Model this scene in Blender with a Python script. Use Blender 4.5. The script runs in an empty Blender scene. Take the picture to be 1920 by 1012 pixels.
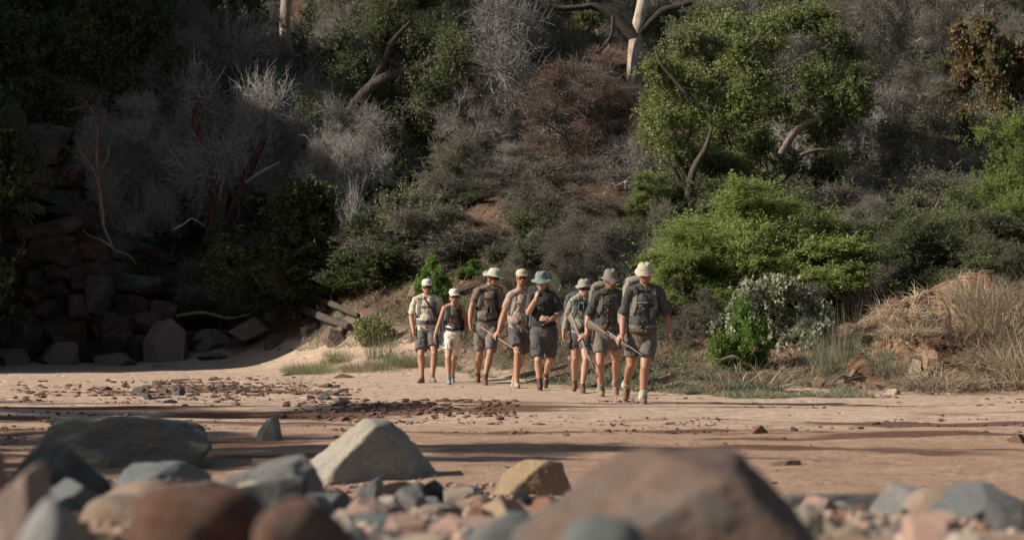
import bpy, bmesh, math, random
import numpy as np
from mathutils import Vector, Matrix, Euler
from mathutils.bvhtree import BVHTree
from math import radians, pi, sin, cos

# ------------------------------------------------------------------ camera, world, sun, exposure
S = bpy.context.scene
COL = S.collection
F = 4533.33; CU, CV = 960.0, 506.0; CAMZ = 1.04
PITCH = math.atan((605 - 506) / F)
cam_d = bpy.data.cameras.new('camera'); cam = bpy.data.objects.new('camera', cam_d); COL.objects.link(cam)
cam.location = (0, 0, CAMZ); cam.rotation_euler = (pi / 2 + PITCH, 0, 0)
cam_d.sensor_width = 36; cam_d.lens = 85; cam_d.clip_start = .05; cam_d.clip_end = 3000
cam_d.dof.use_dof = True; cam_d.dof.focus_distance = 37.5; cam_d.dof.aperture_fstop = 2.9
S.camera = cam
SUN_EL, SUN_AZ = radians(31), radians(12)      # azimuth measured from -X towards the camera side
sdir = Vector((-cos(SUN_EL) * cos(SUN_AZ), -cos(SUN_EL) * sin(SUN_AZ), sin(SUN_EL)))
w = bpy.data.worlds.new('World'); S.world = w; w.use_nodes = True
nt = w.node_tree
sky = nt.nodes.new('ShaderNodeTexSky'); sky.sky_type = 'NISHITA'; sky.sun_disc = False
sky.sun_elevation = SUN_EL; sky.sun_rotation = math.atan2(sdir.x, sdir.y)
sky.air_density = 1.2; sky.dust_density = 1.5
bgn = nt.nodes['Background']; bgn.inputs['Strength'].default_value = .05
nt.links.new(sky.outputs[0], bgn.inputs[0])
sun_d = bpy.data.lights.new('sun', 'SUN'); sun_d.energy = 5.0; sun_d.angle = radians(.6); sun_d.color = (1, .90, .78)
sun = bpy.data.objects.new('sun', sun_d); COL.objects.link(sun)
sun.rotation_euler = sdir.to_track_quat('Z', 'Y').to_euler(); sun.location = (-40, -10, 30)
S.view_settings.view_transform = 'Standard'; S.view_settings.look = 'None'; S.view_settings.gamma = 1
S.view_settings.exposure = .37
S.render.engine = 'CYCLES'
S.cycles.use_denoising = True
S.cycles.max_bounces = 5; S.cycles.diffuse_bounces = 3; S.cycles.glossy_bounces = 2
S.cycles.transmission_bounces = 3; S.cycles.transparent_max_bounces = 6; S.cycles.caustics_reflective = False

rng = np.random.default_rng(11)
U = rng.uniform

# ------------------------------------------------------------------ small helpers
def P(u, v, y):
    """photo pixel (1920 x 1012) at distance y in front of the camera -> world point"""
    a, b = u - CU, CV - v
    dx, dy, dz = a, F * cos(PITCH) - b * sin(PITCH), F * sin(PITCH) + b * cos(PITCH)
    t = y / dy
    return Vector((dx * t, y, CAMZ + dz * t))

def ss(a, b, x):
    t = np.clip((np.asarray(x, float) - a) / (b - a), 0, 1)
    return t * t * (3 - 2 * t)

def _h(ix, iy, iz, s):
    n = (ix.astype(np.int64) * 374761393 + iy.astype(np.int64) * 668265263 + iz.astype(np.int64) * 2147483647 + s * 1274126177) & 0xffffffff
    n = ((n ^ (n >> 13)) * 1274126177) & 0xffffffff
    n = ((n ^ (n >> 16)) * 2246822519) & 0xffffffff
    return ((n ^ (n >> 15)) & 0xffffff) / float(0xffffff)

def vn(x, y, z=0., s=0):
    x, y, z = np.broadcast_arrays(np.asarray(x, float), np.asarray(y, float), np.asarray(z, float))
    ix, iy, iz = np.floor(x), np.floor(y), np.floor(z)
    fx, fy, fz = x - ix, y - iy, z - iz
    fx, fy, fz = [f * f * (3 - 2 * f) for f in (fx, fy, fz)]
    r = 0
    for a in (0, 1):
        for b in (0, 1):
            for c in (0, 1):
                r = r + _h(ix + a, iy + b, iz + c, s) * (fx if a else 1 - fx) * (fy if b else 1 - fy) * (fz if c else 1 - fz)
    return r * 2 - 1

def fbm(x, y, z=0., o=4, s=0):
    r, a, f = 0, .5, 1.
    for i in range(o):
        r = r + a * vn(np.asarray(x) * f, np.asarray(y) * f, np.asarray(z) * f, s + i * 17); a *= .5; f *= 2.03
    return r

def mesh_np(name, V, quads=None, tris=None, mats=(), qm=None, smooth=True):
    me = bpy.data.meshes.new(name)
    V = np.asarray(V, np.float32).reshape(-1, 3)
    nq = 0 if quads is None else len(quads); ntr = 0 if tris is None else len(tris)
    idx = []; 
    if nq: idx.append(np.asarray(quads, np.int32).ravel())
    if ntr: idx.append(np.asarray(tris, np.int32).ravel())
    idx = np.concatenate(idx)
    me.vertices.add(len(V)); me.vertices.foreach_set('co', V.ravel())
    me.loops.add(len(idx)); me.loops.foreach_set('vertex_index', idx)
    me.polygons.add(nq + ntr)
    st = np.concatenate([np.arange(nq) * 4, nq * 4 + np.arange(ntr) * 3]).astype(np.int32)
    me.polygons.foreach_set('loop_start', st)
    if qm is not None: me.polygons.foreach_set('material_index', np.asarray(qm, np.int32))
    me.polygons.foreach_set('use_smooth', np.full(nq + ntr, smooth))
    for m in mats: me.materials.append(m)
    me.update(calc_edges=True); me.validate()
    return me

def link(name, data, parent=None):
    o = bpy.data.objects.new(name, data); COL.objects.link(o)
    if parent is not None: o.parent = parent
    return o

def tag(o, label=None, cat=None, group=None, kind=None):
    if label: o['label'] = label
    if cat: o['category'] = cat
    if group: o['group'] = group
    if kind: o['kind'] = kind
    return o

def empty(name, loc=(0, 0, 0), rz=0):
    o = bpy.data.objects.new(name, None); COL.objects.link(o); o.location = loc; o.rotation_euler = (0, 0, rz)
    o.empty_display_size = .2
    return o

# ------------------------------------------------------------------ materials
def newmat(name):
    m = bpy.data.materials.new(name); m.use_nodes = True
    b = m.node_tree.nodes['Principled BSDF']
    return m, m.node_tree, b

def N(t, typ, **kw):
    n = t.nodes.new(typ)
    for k, v in kw.items():
        if k in ('operation', 'blend_type', 'data_type', 'feature', 'noise_dimensions', 'voronoi_dimensions'): setattr(n, k, v)
        else: n.inputs[k].default_value = v
    return n

def ramp(t, fac, stops):
    r = t.nodes.new('ShaderNodeValToRGB'); e = r.color_ramp.elements
    while len(e) < len(stops): e.new(.5)
    for i, (p, c) in enumerate(stops):
        e[i].position = p; e[i].color = (*c, 1) if len(c) == 3 else c
    t.links.new(fac, r.inputs[0]); return r.outputs[0]

def mixc(t, fac, a, b, mode='MIX'):
    m = t.nodes.new('ShaderNodeMix'); m.data_type = 'RGBA'; m.blend_type = mode
    for s, v in ((0, fac), (6, a), (7, b)):
        if hasattr(v, 'is_linked') or hasattr(v, 'links'): t.links.new(v, m.inputs[s])
        else: m.inputs[s].default_value = v if s == 0 else (*v, 1)
    return m.outputs[2]

def noise(t, scale, vec=None, detail=4, rough=.55, dist=0.):
    n = t.nodes.new('ShaderNodeTexNoise'); n.inputs['Scale'].default_value = scale
    n.inputs['Detail'].default_value = detail; n.inputs['Roughness'].default_value = rough; n.inputs['Distortion'].default_value = dist
    if vec is not None: t.links.new(vec, n.inputs['Vector'])
    return n.outputs[0]

def bump(t, b, hgt, strength=.4, dist=.01):
    n = t.nodes.new('ShaderNodeBump'); n.inputs['Strength'].default_value = strength; n.inputs['Distance'].default_value = dist
    t.links.new(hgt, n.inputs['Height']); t.links.new(n.outputs[0], b.inputs['Normal'])

def posn(t, scale=(1, 1, 1), obj=False):
    if obj:
        g = t.nodes.new('ShaderNodeTexCoord').outputs['Object']
    else:
        g = t.nodes.new('ShaderNodeNewGeometry').outputs['Position']
    mp = t.nodes.new('ShaderNodeMapping'); mp.inputs['Scale'].default_value = scale
    t.links.new(g, mp.inputs[0]); return mp.outputs[0]

def cloth(name, col, rough=.9, var=.18, weave=220., sheen=.1, fade=None):
    m, t, b = newmat(name)
    v = posn(t, obj=True)
    c = mixc(t, noise(t, 6, v, 5), tuple(x * (1 - var) for x in col), tuple(min(1, x * (1 + var)) for x in col))
    c2 = mixc(t, ramp(t, noise(t, 2.3, v, 3), [(.5, (0, 0, 0)), (.72, (.35, .35, .35))]), c, fade or tuple(x * .6 + .08 for x in col))
    t.links.new(c2, b.inputs['Base Color']); b.inputs['Roughness'].default_value = rough
    b.inputs['Specular IOR Level'].default_value = .2
    b.inputs['Sheen Weight'].default_value = sheen
    bump(t, b, noise(t, 28, v, 6, .6), .55, .012)
    return m

def plain(name, col, rough=.6, metal=0., spec=.4, var=.12, bs=60, bstr=.2):
    m, t, b = newmat(name)
    v = posn(t, obj=True)
    c = mixc(t, noise(t, 9, v, 5), tuple(x * (1 - var) for x in col), tuple(min(1, x * (1 + var)) for x in col))
    t.links.new(c, b.inputs['Base Color']); b.inputs['Roughness'].default_value = rough; b.inputs['Metallic'].default_value = metal
    b.inputs['Specular IOR Level'].default_value = spec
    bump(t, b, noise(t, bs, v, 4), bstr, .004)
    return m

def leafmat(name, c1, c2, c3=None, trans=.35, rough=.55, spec=.25):
    m, t, b = newmat(name)
    g = t.nodes.new('ShaderNodeNewGeometry')
    oi = t.nodes.new('ShaderNodeObjectInfo')
    c = mixc(t, g.outputs['Random Per Island'], c1, c2)
    if c3 is not None:
        f = ramp(t, noise(t, .9, g.outputs['Position'], 3), [(.48, (0, 0, 0)), (.62, (1, 1, 1))])
        c = mixc(t, f, c, c3)
    hs = t.nodes.new('ShaderNodeHueSaturation')
    mr = t.nodes.new('ShaderNodeMapRange'); mr.inputs[3].default_value = .78; mr.inputs[4].default_value = 1.22
    t.links.new(oi.outputs['Random'], mr.inputs[0]); t.links.new(mr.outputs[0], hs.inputs['Value'])
    t.links.new(c, hs.inputs['Color']); c = hs.outputs[0]
    t.links.new(c, b.inputs['Base Color']); b.inputs['Roughness'].default_value = rough
    b.inputs['Specular IOR Level'].default_value = spec
    tr = t.nodes.new('ShaderNodeBsdfTranslucent'); t.links.new(c, tr.inputs[0])
    mx = t.nodes.new('ShaderNodeMixShader'); mx.inputs[0].default_value = trans
    t.links.new(b.outputs[0], mx.inputs[1]); t.links.new(tr.outputs[0], mx.inputs[2])
    t.links.new(mx.outputs[0], t.nodes['Material Output'].inputs[0])
    return m

def barkmat(name, c1, c2, sc=18, bd=.02):
    m, t, b = newmat(name)
    v = posn(t, (1, 1, .35), obj=True)
    n = noise(t, sc, v, 7, .65, .5)
    c = ramp(t, n, [(.33, c2), (.62, c1)])
    oi = t.nodes.new('ShaderNodeObjectInfo')
    hs = t.nodes.new('ShaderNodeHueSaturation')
    mr = t.nodes.new('ShaderNodeMapRange'); mr.inputs[3].default_value = .8; mr.inputs[4].default_value = 1.2
    t.links.new(oi.outputs['Random'], mr.inputs[0]); t.links.new(mr.outputs[0], hs.inputs['Value']); t.links.new(c, hs.inputs['Color'])
    t.links.new(hs.outputs[0], b.inputs['Base Color']); b.inputs['Roughness'].default_value = .85
    b.inputs['Specular IOR Level'].default_value = .2
    bump(t, b, n, .7, bd)
    return m

def rockmat():
    """stone whose ground tone is the object's own colour, mottled and stained"""
    m, t, b = newmat('stone')
    oi = t.nodes.new('ShaderNodeObjectInfo'); v = posn(t, obj=True)
    mp = t.nodes.new('ShaderNodeVectorMath'); mp.operation = 'ADD'
    t.links.new(v, mp.inputs[0]); 
    cx = t.nodes.new('ShaderNodeCombineXYZ'); ml = N(t, 'ShaderNodeMath', operation='MULTIPLY'); ml.inputs[1].default_value = 50
    t.links.new(oi.outputs['Random'], ml.inputs[0]); t.links.new(ml.outputs[0], cx.inputs[0]); t.links.new(cx.outputs[0], mp.inputs[1])
    v = mp.outputs[0]
    base = oi.outputs['Color']
    big = noise(t, 3.2, v, 6, .6, .4); fine = noise(t, 22, v, 7, .7)
    c = mixc(t, ramp(t, big, [(.45, (0, 0, 0)), (.70, (.4, .4, .4))]), base, (.33, .22, .15))
    c = mixc(t, ramp(t, noise(t, 1.7, v, 4, .6), [(.5, (0, 0, 0)), (.7, (.5, .5, .5))]), c, (.16, .2, .2))
    c = mixc(t, 1., c, ramp(t, fine, [(.3, (.55, .55, .55)), (.65, (1.15, 1.15, 1.15))]), 'MULTIPLY')
    t.links.new(c, b.inputs['Base Color']); b.inputs['Roughness'].default_value = .82; b.inputs['Specular IOR Level'].default_value = .3
    ad = N(t, 'ShaderNodeMath', operation='ADD'); t.links.new(fine, ad.inputs[0]); t.links.new(big, ad.inputs[1])
    bump(t, b, ad.outputs[0], .6, .03)
    return m

def groundmat():
    m, t, b = newmat('river_sand_and_soil')
    g = t.nodes.new('ShaderNodeNewGeometry'); pos = g.outputs['Position']
    sep = t.nodes.new('ShaderNodeSeparateXYZ'); t.links.new(pos, sep.inputs[0])
    st = posn(t, (.35, 1.4, 1)); st2 = posn(t, (1.3, 4.5, 1))
    big = noise(t, .55, st, 5, .6, .3); mid = noise(t, 2.2, st2, 6, .65); fine = noise(t, 14, pos, 6, .7)
    sand = mixc(t, big, (.63, .465, .345), (.75, .59, .46))
    sand = mixc(t, ramp(t, mid, [(.45, (0, 0, 0)), (.68, (.7, .7, .7))]), sand, (.34, .19, .12))
    # the lower bed near the camera is redder and rougher than the raised sand path
    zone = N(t, 'ShaderNodeMapRange'); zone.inputs[1].default_value = 30.5; zone.inputs[2].default_value = 26.5
    wv = N(t, 'ShaderNodeMath', operation='MULTIPLY_ADD'); wv.inputs[1].default_value = 5.; 
    t.links.new(big, wv.inputs[0]); t.links.new(sep.outputs[1], wv.inputs[2])
    t.links.new(wv.outputs[0], zone.inputs[0])
    zc = N(t, 'ShaderNodeMath', operation='MULTIPLY'); zc.inputs[1].default_value = .6; t.links.new(zone.outputs[0], zc.inputs[0])
    sand = mixc(t, zc.outputs[0], sand, (.42, .255, .17))
    deb = noise(t, 5.5, st2, 8, .75)
    dm = ramp(t, deb, [(.585, (0, 0, 0)), (.63, (.8, .8, .8))])
    dm2 = mixc(t, 1., dm, zone.outputs[0], 'MULTIPLY')
    sand = mixc(t, dm2, sand, (.12, .06, .04))
    soil = ramp(t, noise(t, 1.1, pos, 7, .65), [(.3, (.055, .04, .032)), (.5, (.12, .078, .055)), (.7, (.22, .135, .095))])
    at = t.nodes.new('ShaderNodeAttribute'); at.attribute_name = 'soil'
    c = mixc(t, at.outputs['Fac'], sand, soil)
    rd = t.nodes.new('ShaderNodeAttribute'); rd.attribute_name = 'red'
    c = mixc(t, rd.outputs['Fac'], c, ramp(t, noise(t, 3., pos, 8, .75), [(.35, (.17, .09, .06)), (.5, (.34, .195, .125)), (.65, (.46, .31, .21))]))
    dk = t.nodes.new('ShaderNodeAttribute'); dk.attribute_name = 'mud_shade'
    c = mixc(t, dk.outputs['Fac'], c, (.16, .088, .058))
    c = mixc(t, 1., c, ramp(t, fine, [(.25, (.78, .78, .78)), (.7, (1.1, 1.1, 1.1))]), 'MULTIPLY')
    t.links.new(c, b.inputs['Base Color']); b.inputs['Roughness'].default_value = .95; b.inputs['Specular IOR Level'].default_value = .1
    ad = N(t, 'ShaderNodeMath', operation='MULTIPLY_ADD'); ad.inputs[1].default_value = .5
    t.links.new(fine, ad.inputs[0]); t.links.new(mid, ad.inputs[2])
    ad2 = N(t, 'ShaderNodeMath', operation='MULTIPLY_ADD'); ad2.inputs[1].default_value = .8
    t.links.new(deb, ad2.inputs[0]); t.links.new(ad.outputs[0], ad2.inputs[2])
    vo = t.nodes.new('ShaderNodeTexVoronoi'); vo.feature = 'SMOOTH_F1'; vo.inputs['Scale'].default_value = 2.4; vo.inputs['Smoothness'].default_value = .3; vo.inputs['Randomness'].default_value = 1
    t.links.new(posn(t, (1.2, .8, .01)), vo.inputs['Vector'])
    pr = ramp(t, vo.outputs['Distance'], [(.10, (0, 0, 0)), (.24, (1, 1, 1))])
    pm = N(t, 'ShaderNodeMapRange'); pm.inputs[1].default_value = 29.0; pm.inputs[2].default_value = 31.0; pm.inputs[3].default_value = .15; pm.inputs[4].default_value = .9; t.links.new(sep.outputs[1], pm.inputs[0])
    ad3 = N(t, 'ShaderNodeMath', operation='MULTIPLY'); t.links.new(pr, ad3.inputs[0]); t.links.new(pm.outputs[0], ad3.inputs[1])
    ad4 = N(t, 'ShaderNodeMath', operation='ADD'); t.links.new(ad3.outputs[0], ad4.inputs[0]); t.links.new(ad2.outputs[0], ad4.inputs[1])
    bump(t, b, ad4.outputs[0], .9, .07)
    return m

# ------------------------------------------------------------------ terrain
def edge_y(x):
    return np.interp(x, [-40, -9, -6, -4, -2.2, -1, 0, 2, 3.2, 5, 8, 30], [56.3, 56.3, 54.6, 50.8, 47.5, 44, 41.5, 37.5, 34.6, 34.6, 35.2, 36])

def ground_h(x, y):
    x = np.asarray(x, float); y = np.asarray(y, float)
    s = 16 + 2.5 * ss(1, -4, x)
    h = .52 * ss(s, 5.5, y)
    b = y - edge_y(x)
    off = ss(0, 5, b)
    h = h + .30 * off + .035 * np.clip(b, 0, 30)
    hy = np.interp(x, [-30, -9, -6.5, -5, -3, 0, 30], [57, 57, 55, 51.5, 46.5, 43.5, 45.5])
    q = y - hy
    h = h + .24 * np.where(q > 30, q, np.log1p(np.exp(np.clip(q, -30, 30) / 1.5)) * 1.5) * np.where(y > 220, 220 / np.maximum(y, 1), 1)
    h = h + .72 * ss(5.3, 7.6, x) * ss(35.6, 38.6, y) * ss(44, 39.8, y)
    h = h + .4 * ss(1.5, 4.5, x) * ss(36.5, 40, y) * ss(47, 41, y)
    h = h + .5 * fbm(x * 1.3, y * 1.3, 0, 6, 71) * ss(4.2, 5.6, x) * ss(35.4, 36.6, y) * ss(45, 41, y)
    h = h + 16.5 * ss(-12.4, -23.5, x) * (1 - .6 * ss(60, 80, y)) * ss(44, 48.2, y + .3 * (x + 13))
    h = h + 4.2 * ss(-7.8, -9.6, x) * ss(57.8, 60, y) * ss(90, 70, y)
    # relief
    h = h + off * (fbm(x * .35, y * .35, 0, 5, 3) * .5 * ss(0, 14, b) + fbm(x * 1.4, y * 1.4, 0, 4, 9) * .16)
    bed = (1 - off)
    calm = 1 - .96 * np.exp(-((x - np.interp(y, [28, 41, 44], [2.45, -1.4, -2.2])) / 1.1) ** 2) * ss(28.5, 30, y) * ss(45, 42.5, y)
    h = h + bed * calm * (.075 * fbm(x * .22, y * .55, 0, 3, 21) + .035 * fbm(x * .9, y * 2.6, 0, 4, 33) * (.6 + .8 * ss(31, 27, y)))
    h = h + bed * .03 * (1 - np.abs(vn(x * .25 + 3, y * 2.2 + .5 * vn(x * .5, 0, 0, 41), 0, 43))) ** 3 * ss(29.5, 28, y)
    h = h + bed * .09 * (ss(28.2, 29.8, y + .8 * vn(x * .35, 0, 0, 5)) - 1)
    return h

_GX = np.arange(-34, 22, .1); _GY = np.arange(0, 118, .1)
_GZ = ground_h(*np.meshgrid(_GX, _GY))
def gh(x, y):
    i = min(max((x + 34) / .1, 0), len(_GX) - 1.001); j = min(max(y / .1, 0), len(_GY) - 1.001)
    a, b = int(i), int(j); f, g = i - a, j - b
    return float((_GZ[b, a] * (1 - f) + _GZ[b, a + 1] * f) * (1 - g) + (_GZ[b + 1, a] * (1 - f) + _GZ[b + 1, a + 1] * f) * g)

def build_ground():
    ys = [1.0]
    while ys[-1] < 120: ys.append(ys[-1] + max(.035, .0032 * ys[-1]))
    while ys[-1] < 900: ys.append(ys[-1] * 1.06)
    ys = np.array([-60, -20, -5, -1] + ys)
    t = np.linspace(-1, 1, 361)
    k = 4.2
    xs = np.sinh(t * k) / np.sinh(k)
    X = np.zeros((len(ys), len(t))); 
    for i, yy in enumerate(ys):
        half = max(.3 * abs(yy), 6.)                       # dense part follows the visible width
        a = t * 1.12
        inner = a * half
        outer = np.sign(t) * np.clip((np.abs(t) - .8) / .2, 0, 1) ** 3 * 600
        X[i] = inner + outer
    Y = np.repeat(ys[:, None], len(t), 1)
    Z = ground_h(X, Y)
    V = np.stack([X, Y, Z], -1).reshape(-1, 3)
    n, m = X.shape
    i = np.arange(n - 1)[:, None] * m + np.arange(m - 1)[None]
    Q = np.stack([i, i + 1, i + m + 1, i + m], -1).reshape(-1, 4)
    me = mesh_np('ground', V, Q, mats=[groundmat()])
    at = me.attributes.new('soil', 'FLOAT', 'POINT')
    bb = Y - edge_y(X) + 1.6 * fbm(X * .8, Y * .5, 0, 4, 55)
    soil = np.maximum(ss(.3, 2.6, bb), ss(0, 1.0, bb) * ss(-3.0, -3.8, X)) * .97
    soil = np.maximum(soil, 0.0)
    mud_shade = ss(-.04, .20, fbm(X * .4, Y * 1.9, 0, 6, 61) + .33 * np.exp(-((Y - 28.9) / .9) ** 2) * ss(3.5, -2, X) - .16) * .9 * ss(17, 20, Y) * ss(33.5, 30.5, Y)  # dark earth patches, with the shade of the sand step painted in
    mud_shade = np.maximum(mud_shade, .7 * ss(.1, .3, fbm(X * .8, Y * 1.2, 0, 5, 66) + .3 * np.exp(-((Y - 36.5) / 1.6) ** 2) * ss(-2.4, -4, X) * ss(-8.5, -6.5, X) - .12) * ss(-2.2, -3.2, X) * ss(33, 34.5, Y) * ss(40, 38, Y))
    am = me.attributes.new('mud_shade', 'FLOAT', 'POINT'); am.data.foreach_set('value', mud_shade.ravel().astype(np.float32))
    red = ss(4.0, 5.4, X) * ss(43, 40.5, Y) * ss(.3, 1.6, bb) + .75 * ss(.1, .35, fbm(X * .5, Y * .4, 0, 4, 81)) * ss(.6, 3, bb) * ss(56, 50, Y) * ss(-4, -2, X)
    ar = me.attributes.new('red', 'FLOAT', 'POINT'); ar.data.foreach_set('value', np.clip(red, 0, 1).ravel().astype(np.float32))
    soil = soil       # the red earth bank on the right is bare
    at.data.foreach_set('value', soil.ravel().astype(np.float32))
    g = link('ground', me); tag(g, kind='structure')
    return g
# ------------------------------------------------------------------ tubes, skeletons, foliage
def tubes(A, B, ra, rb, k=3, da=None, db=None):
    """many tapered tubes at once; da/db are the ring normals (default: the axis)"""
    A = np.asarray(A, float); B = np.asarray(B, float); n = len(A)
    ax = B - A; ax /= np.linalg.norm(ax, axis=1, keepdims=True) + 1e-9
    da = ax if da is None else da; db = ax if db is None else db
    def frame(d):
        ref = np.tile(np.array([.31, .17, .93]), (len(d), 1)); bad = np.abs((d * ref).sum(1)) > .93
        ref[bad] = (.95, -.3, .1)
        u = np.cross(d, ref); u /= np.linalg.norm(u, axis=1, keepdims=True) + 1e-9
        return u, np.cross(d, u)
    an = np.arange(k) * 2 * pi / k
    ua, va = frame(da); ub, vb = frame(db)
    ca, sa = np.cos(an)[None, :, None], np.sin(an)[None, :, None]
    Ra = A[:, None] + np.asarray(ra)[:, None, None] * (ca * ua[:, None] + sa * va[:, None])
    Rb = B[:, None] + np.asarray(rb)[:, None, None] * (ca * ub[:, None] + sa * vb[:, None])
    V = np.concatenate([Ra, Rb], 1).reshape(-1, 3)
    i = np.arange(n)[:, None] * 2 * k; j = np.arange(k)[None]; j2 = (j + 1) % k
    Q = np.stack([i + j, i + j2, i + k + j2, i + k + j], -1).reshape(-1, 4)
    return V, Q

def unit(v): return v / (np.linalg.norm(v, axis=-1, keepdims=True) + 1e-9)

class Skel:
    """branching skeleton grown through a cloud of points"""
    def __init__(s, pts, stems, bf=.35, r0=.006, ex=2.2, crook=.12, seg=.28, rmax=.3):
        nodes = []; par = []
        for st in stems:                       # each stem: polyline of (x,y,z)
            for i, p in enumerate(st):
                nodes.append(np.array(p, float)); par.append(-1 if i == 0 else len(nodes) - 2)
        nodes = list(nodes)
        pl = [0.] * len(nodes)
        for i, p in enumerate(par):
            if p >= 0: pl[i] = pl[p] + np.linalg.norm(nodes[i] - nodes[p])
        pts = np.asarray(pts, float); left = np.ones(len(pts), bool)
        best = np.full(len(pts), 1e9); bp = np.zeros(len(pts), int)
        skip = {sum(len(q) for q in stems[:i]) for i in range(len(stems))} if max(len(q) for q in stems) > 1 else set()
        for i in range(len(nodes)):
            if i in skip: continue
            c = np.linalg.norm(pts - nodes[i], axis=1) + bf * pl[i]
            m = c < best; best[m] = c[m]; bp[m] = i
        for _ in range(len(pts)):
            k = int(np.argmin(np.where(left, best, 1e9))); left[k] = False
            a = nodes[bp[k]]; b = pts[k]; L = np.linalg.norm(b - a); ns = max(1, int(L / seg)); prev = int(bp[k])
            for j in range(1, ns + 1):
                q = a + (b - a) * j / ns
                if j < ns: q = q + rng.normal(0, crook * L / ns, 3) + np.array([0, 0, .06 * L * sin(pi * j / ns)])
                nodes.append(q); par.append(prev); pl.append(pl[prev] + L / ns); prev = len(nodes) - 1
                if left.any():
                    c = np.linalg.norm(pts - q, axis=1) + bf * pl[-1]
                    m = c < best; best[m] = c[m]; bp[m] = prev
        s.P = np.array(nodes); s.par = np.array(par); n = len(nodes)
        acc = np.zeros(n); nch = np.zeros(n, int)
        order = np.arange(n)[::-1]
        main = np.full(n, -1); bestr = np.zeros(n)
        for i in order:
            if acc[i] == 0: acc[i] = r0 ** ex
            p = s.par[i]
            if p >= 0:
                acc[p] += acc[i]; nch[p] += 1
                if acc[i] > bestr[p]: bestr[p] = acc[i]; main[p] = i
        s.r = np.minimum(acc ** (1 / ex), rmax); s.nch = nch; s.main = main
        d = np.zeros((n, 3)); has = s.par >= 0
        d[has] = unit(s.P[has] - s.P[s.par[has]])
        s.d = d.copy(); nd = d.copy()
        mm = main >= 0
        nd[mm] = unit(d[mm] + unit(s.P[main[mm]] - s.P[mm]))
        s.nd = nd
    def mesh(s, k=5, flare=1.0):
        e = np.where(s.par >= 0)[0]; p = s.par[e]; ism = s.main[p] == e
        da = np.where(ism[:, None], s.nd[p], s.d[e]); ra = np.where(ism, s.r[p], s.r[e] * 1.25)
        root = s.par[p] < 0
        ra = np.where(root, ra * flare, ra)
        return tubes(s.P[p], s.P[e], ra, s.r[e], k, da, s.nd[e])

def in_clumps(cl, n, shell=.0):
    """n points in a list of ellipsoids (cx,cy,cz,rx,ry,rz[,weight])"""
    w_ = np.array([c[6] if len(c) > 6 else c[3] * c[4] * c[5] for c in cl]); w_ = w_ / w_.sum()
    k = rng.choice(len(cl), n, p=w_); C = np.array([c[:6] for c in cl])[k]
    d = unit(rng.normal(size=(n, 3))); r = U(shell, 1, n) ** (1 / 2.4)
    return C[:, :3] + d * r[:, None] * C[:, 3:]

def spurs(sk, n, L, r, centre, minz=0., up=.3, outw=.6, droop=0., rmaxn=.05, segs=3, wob=.35, zs=1.):
    """fine twigs springing from thin parts of the skeleton -> list of (A,B,ra,rb), tips, dirs, and sample pts"""
    ok = np.where((sk.r < rmaxn) & (sk.P[:, 2] > minz) & (sk.par >= 0))[0]
    i = rng.choice(ok, n); t = U(0, 1, n)[:, None]
    A = sk.P[i] * (1 - t) + sk.P[sk.par[i]] * t
    d = unit(rng.normal(size=(n, 3)) + outw * unit(A - centre) * 1.6 + np.array([0, 0, up]) + .7 * sk.d[i])
    d = unit(d * np.array([1, 1, zs]))
    return run_twigs(A, d, L * U(.5, 1.3, n), np.full(n, r), segs, wob, droop)

def run_twigs(A, d, L, r, segs=3, wob=.35, droop=0.):
    out = []; P0 = A; n = len(A); pts = [A.copy()]
    for j in range(segs):
        d = unit(d + rng.normal(0, wob, (n, 3)) + np.array([0, 0, -droop]))
        P1 = P0 + d * (L / segs)[:, None]
        out.append((P0, P1, r * (1 - j / segs * .7), r * (1 - (j + 1) / segs * .7)))
        P0 = P1; pts.append(P1)
    return out, P0, d, np.stack(pts, 1)

def spurs2(tw, n, L, r, segs=2, wob=.4, up=.2, droop=0., spread=1.):
    """second order twigs from first order ones"""
    pts = tw[3]; i = rng.integers(0, len(pts), n); j = rng.integers(0, pts.shape[1] - 1, n); t = U(0, 1, n)[:, None]
    A = pts[i, j] * (1 - t) + pts[i, j + 1] * t
    d = unit(pts[i, j + 1] - pts[i, j]); d = unit(d + spread * rng.normal(0, .6, (n, 3)) + np.array([0, 0, up]))
    return run_twigs(A, d, L * U(.5, 1.4, n), np.full(n, r), segs, wob, droop)

def leaves(P0, d, n0, L, W):
    """diamond leaves: base P0, direction d, surface normal n0"""
    L = np.asarray(L)[:, None]; W = np.asarray(W)[:, None]
    s = unit(np.cross(d, n0)); nn = np.cross(s, d)
    a = P0; b = P0 + d * L * .45 + s * W / 2 + nn * L * .06; c = P0 + d * L; e = P0 + d * L * .45 - s * W / 2 + nn * L * .06
    V = np.stack([a, b, c, e], 1).reshape(-1, 3)
    return V, np.arange(len(V)).reshape(-1, 4)

def leaf_on(tw, n, L, W, flat=.3, jit=.02, up=.3, t0=.15):
    pts = tw[3]; i = rng.integers(0, len(pts), n); m = pts.shape[1] - 1
    t = U(t0, 1, n) * m; j = np.minimum(t.astype(int), m - 1); f = (t - j)[:, None]
    A = pts[i, j] * (1 - f) + pts[i, j + 1] * f + rng.normal(0, jit, (n, 3))
    ax = unit(pts[i, j + 1] - pts[i, j])
    d = unit(ax * .6 + rng.normal(size=(n, 3)) * np.array([1, 1, 1 - flat * .8]))
    nn = unit(rng.normal(size=(n, 3)) * (1 - flat) + np.array([0, 0, 1]) * (flat + .2) + up * np.array([0, 0, 1]))
    return leaves(A, d, nn, L * U(.6, 1.35, n), W * U(.6, 1.35, n))

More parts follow.
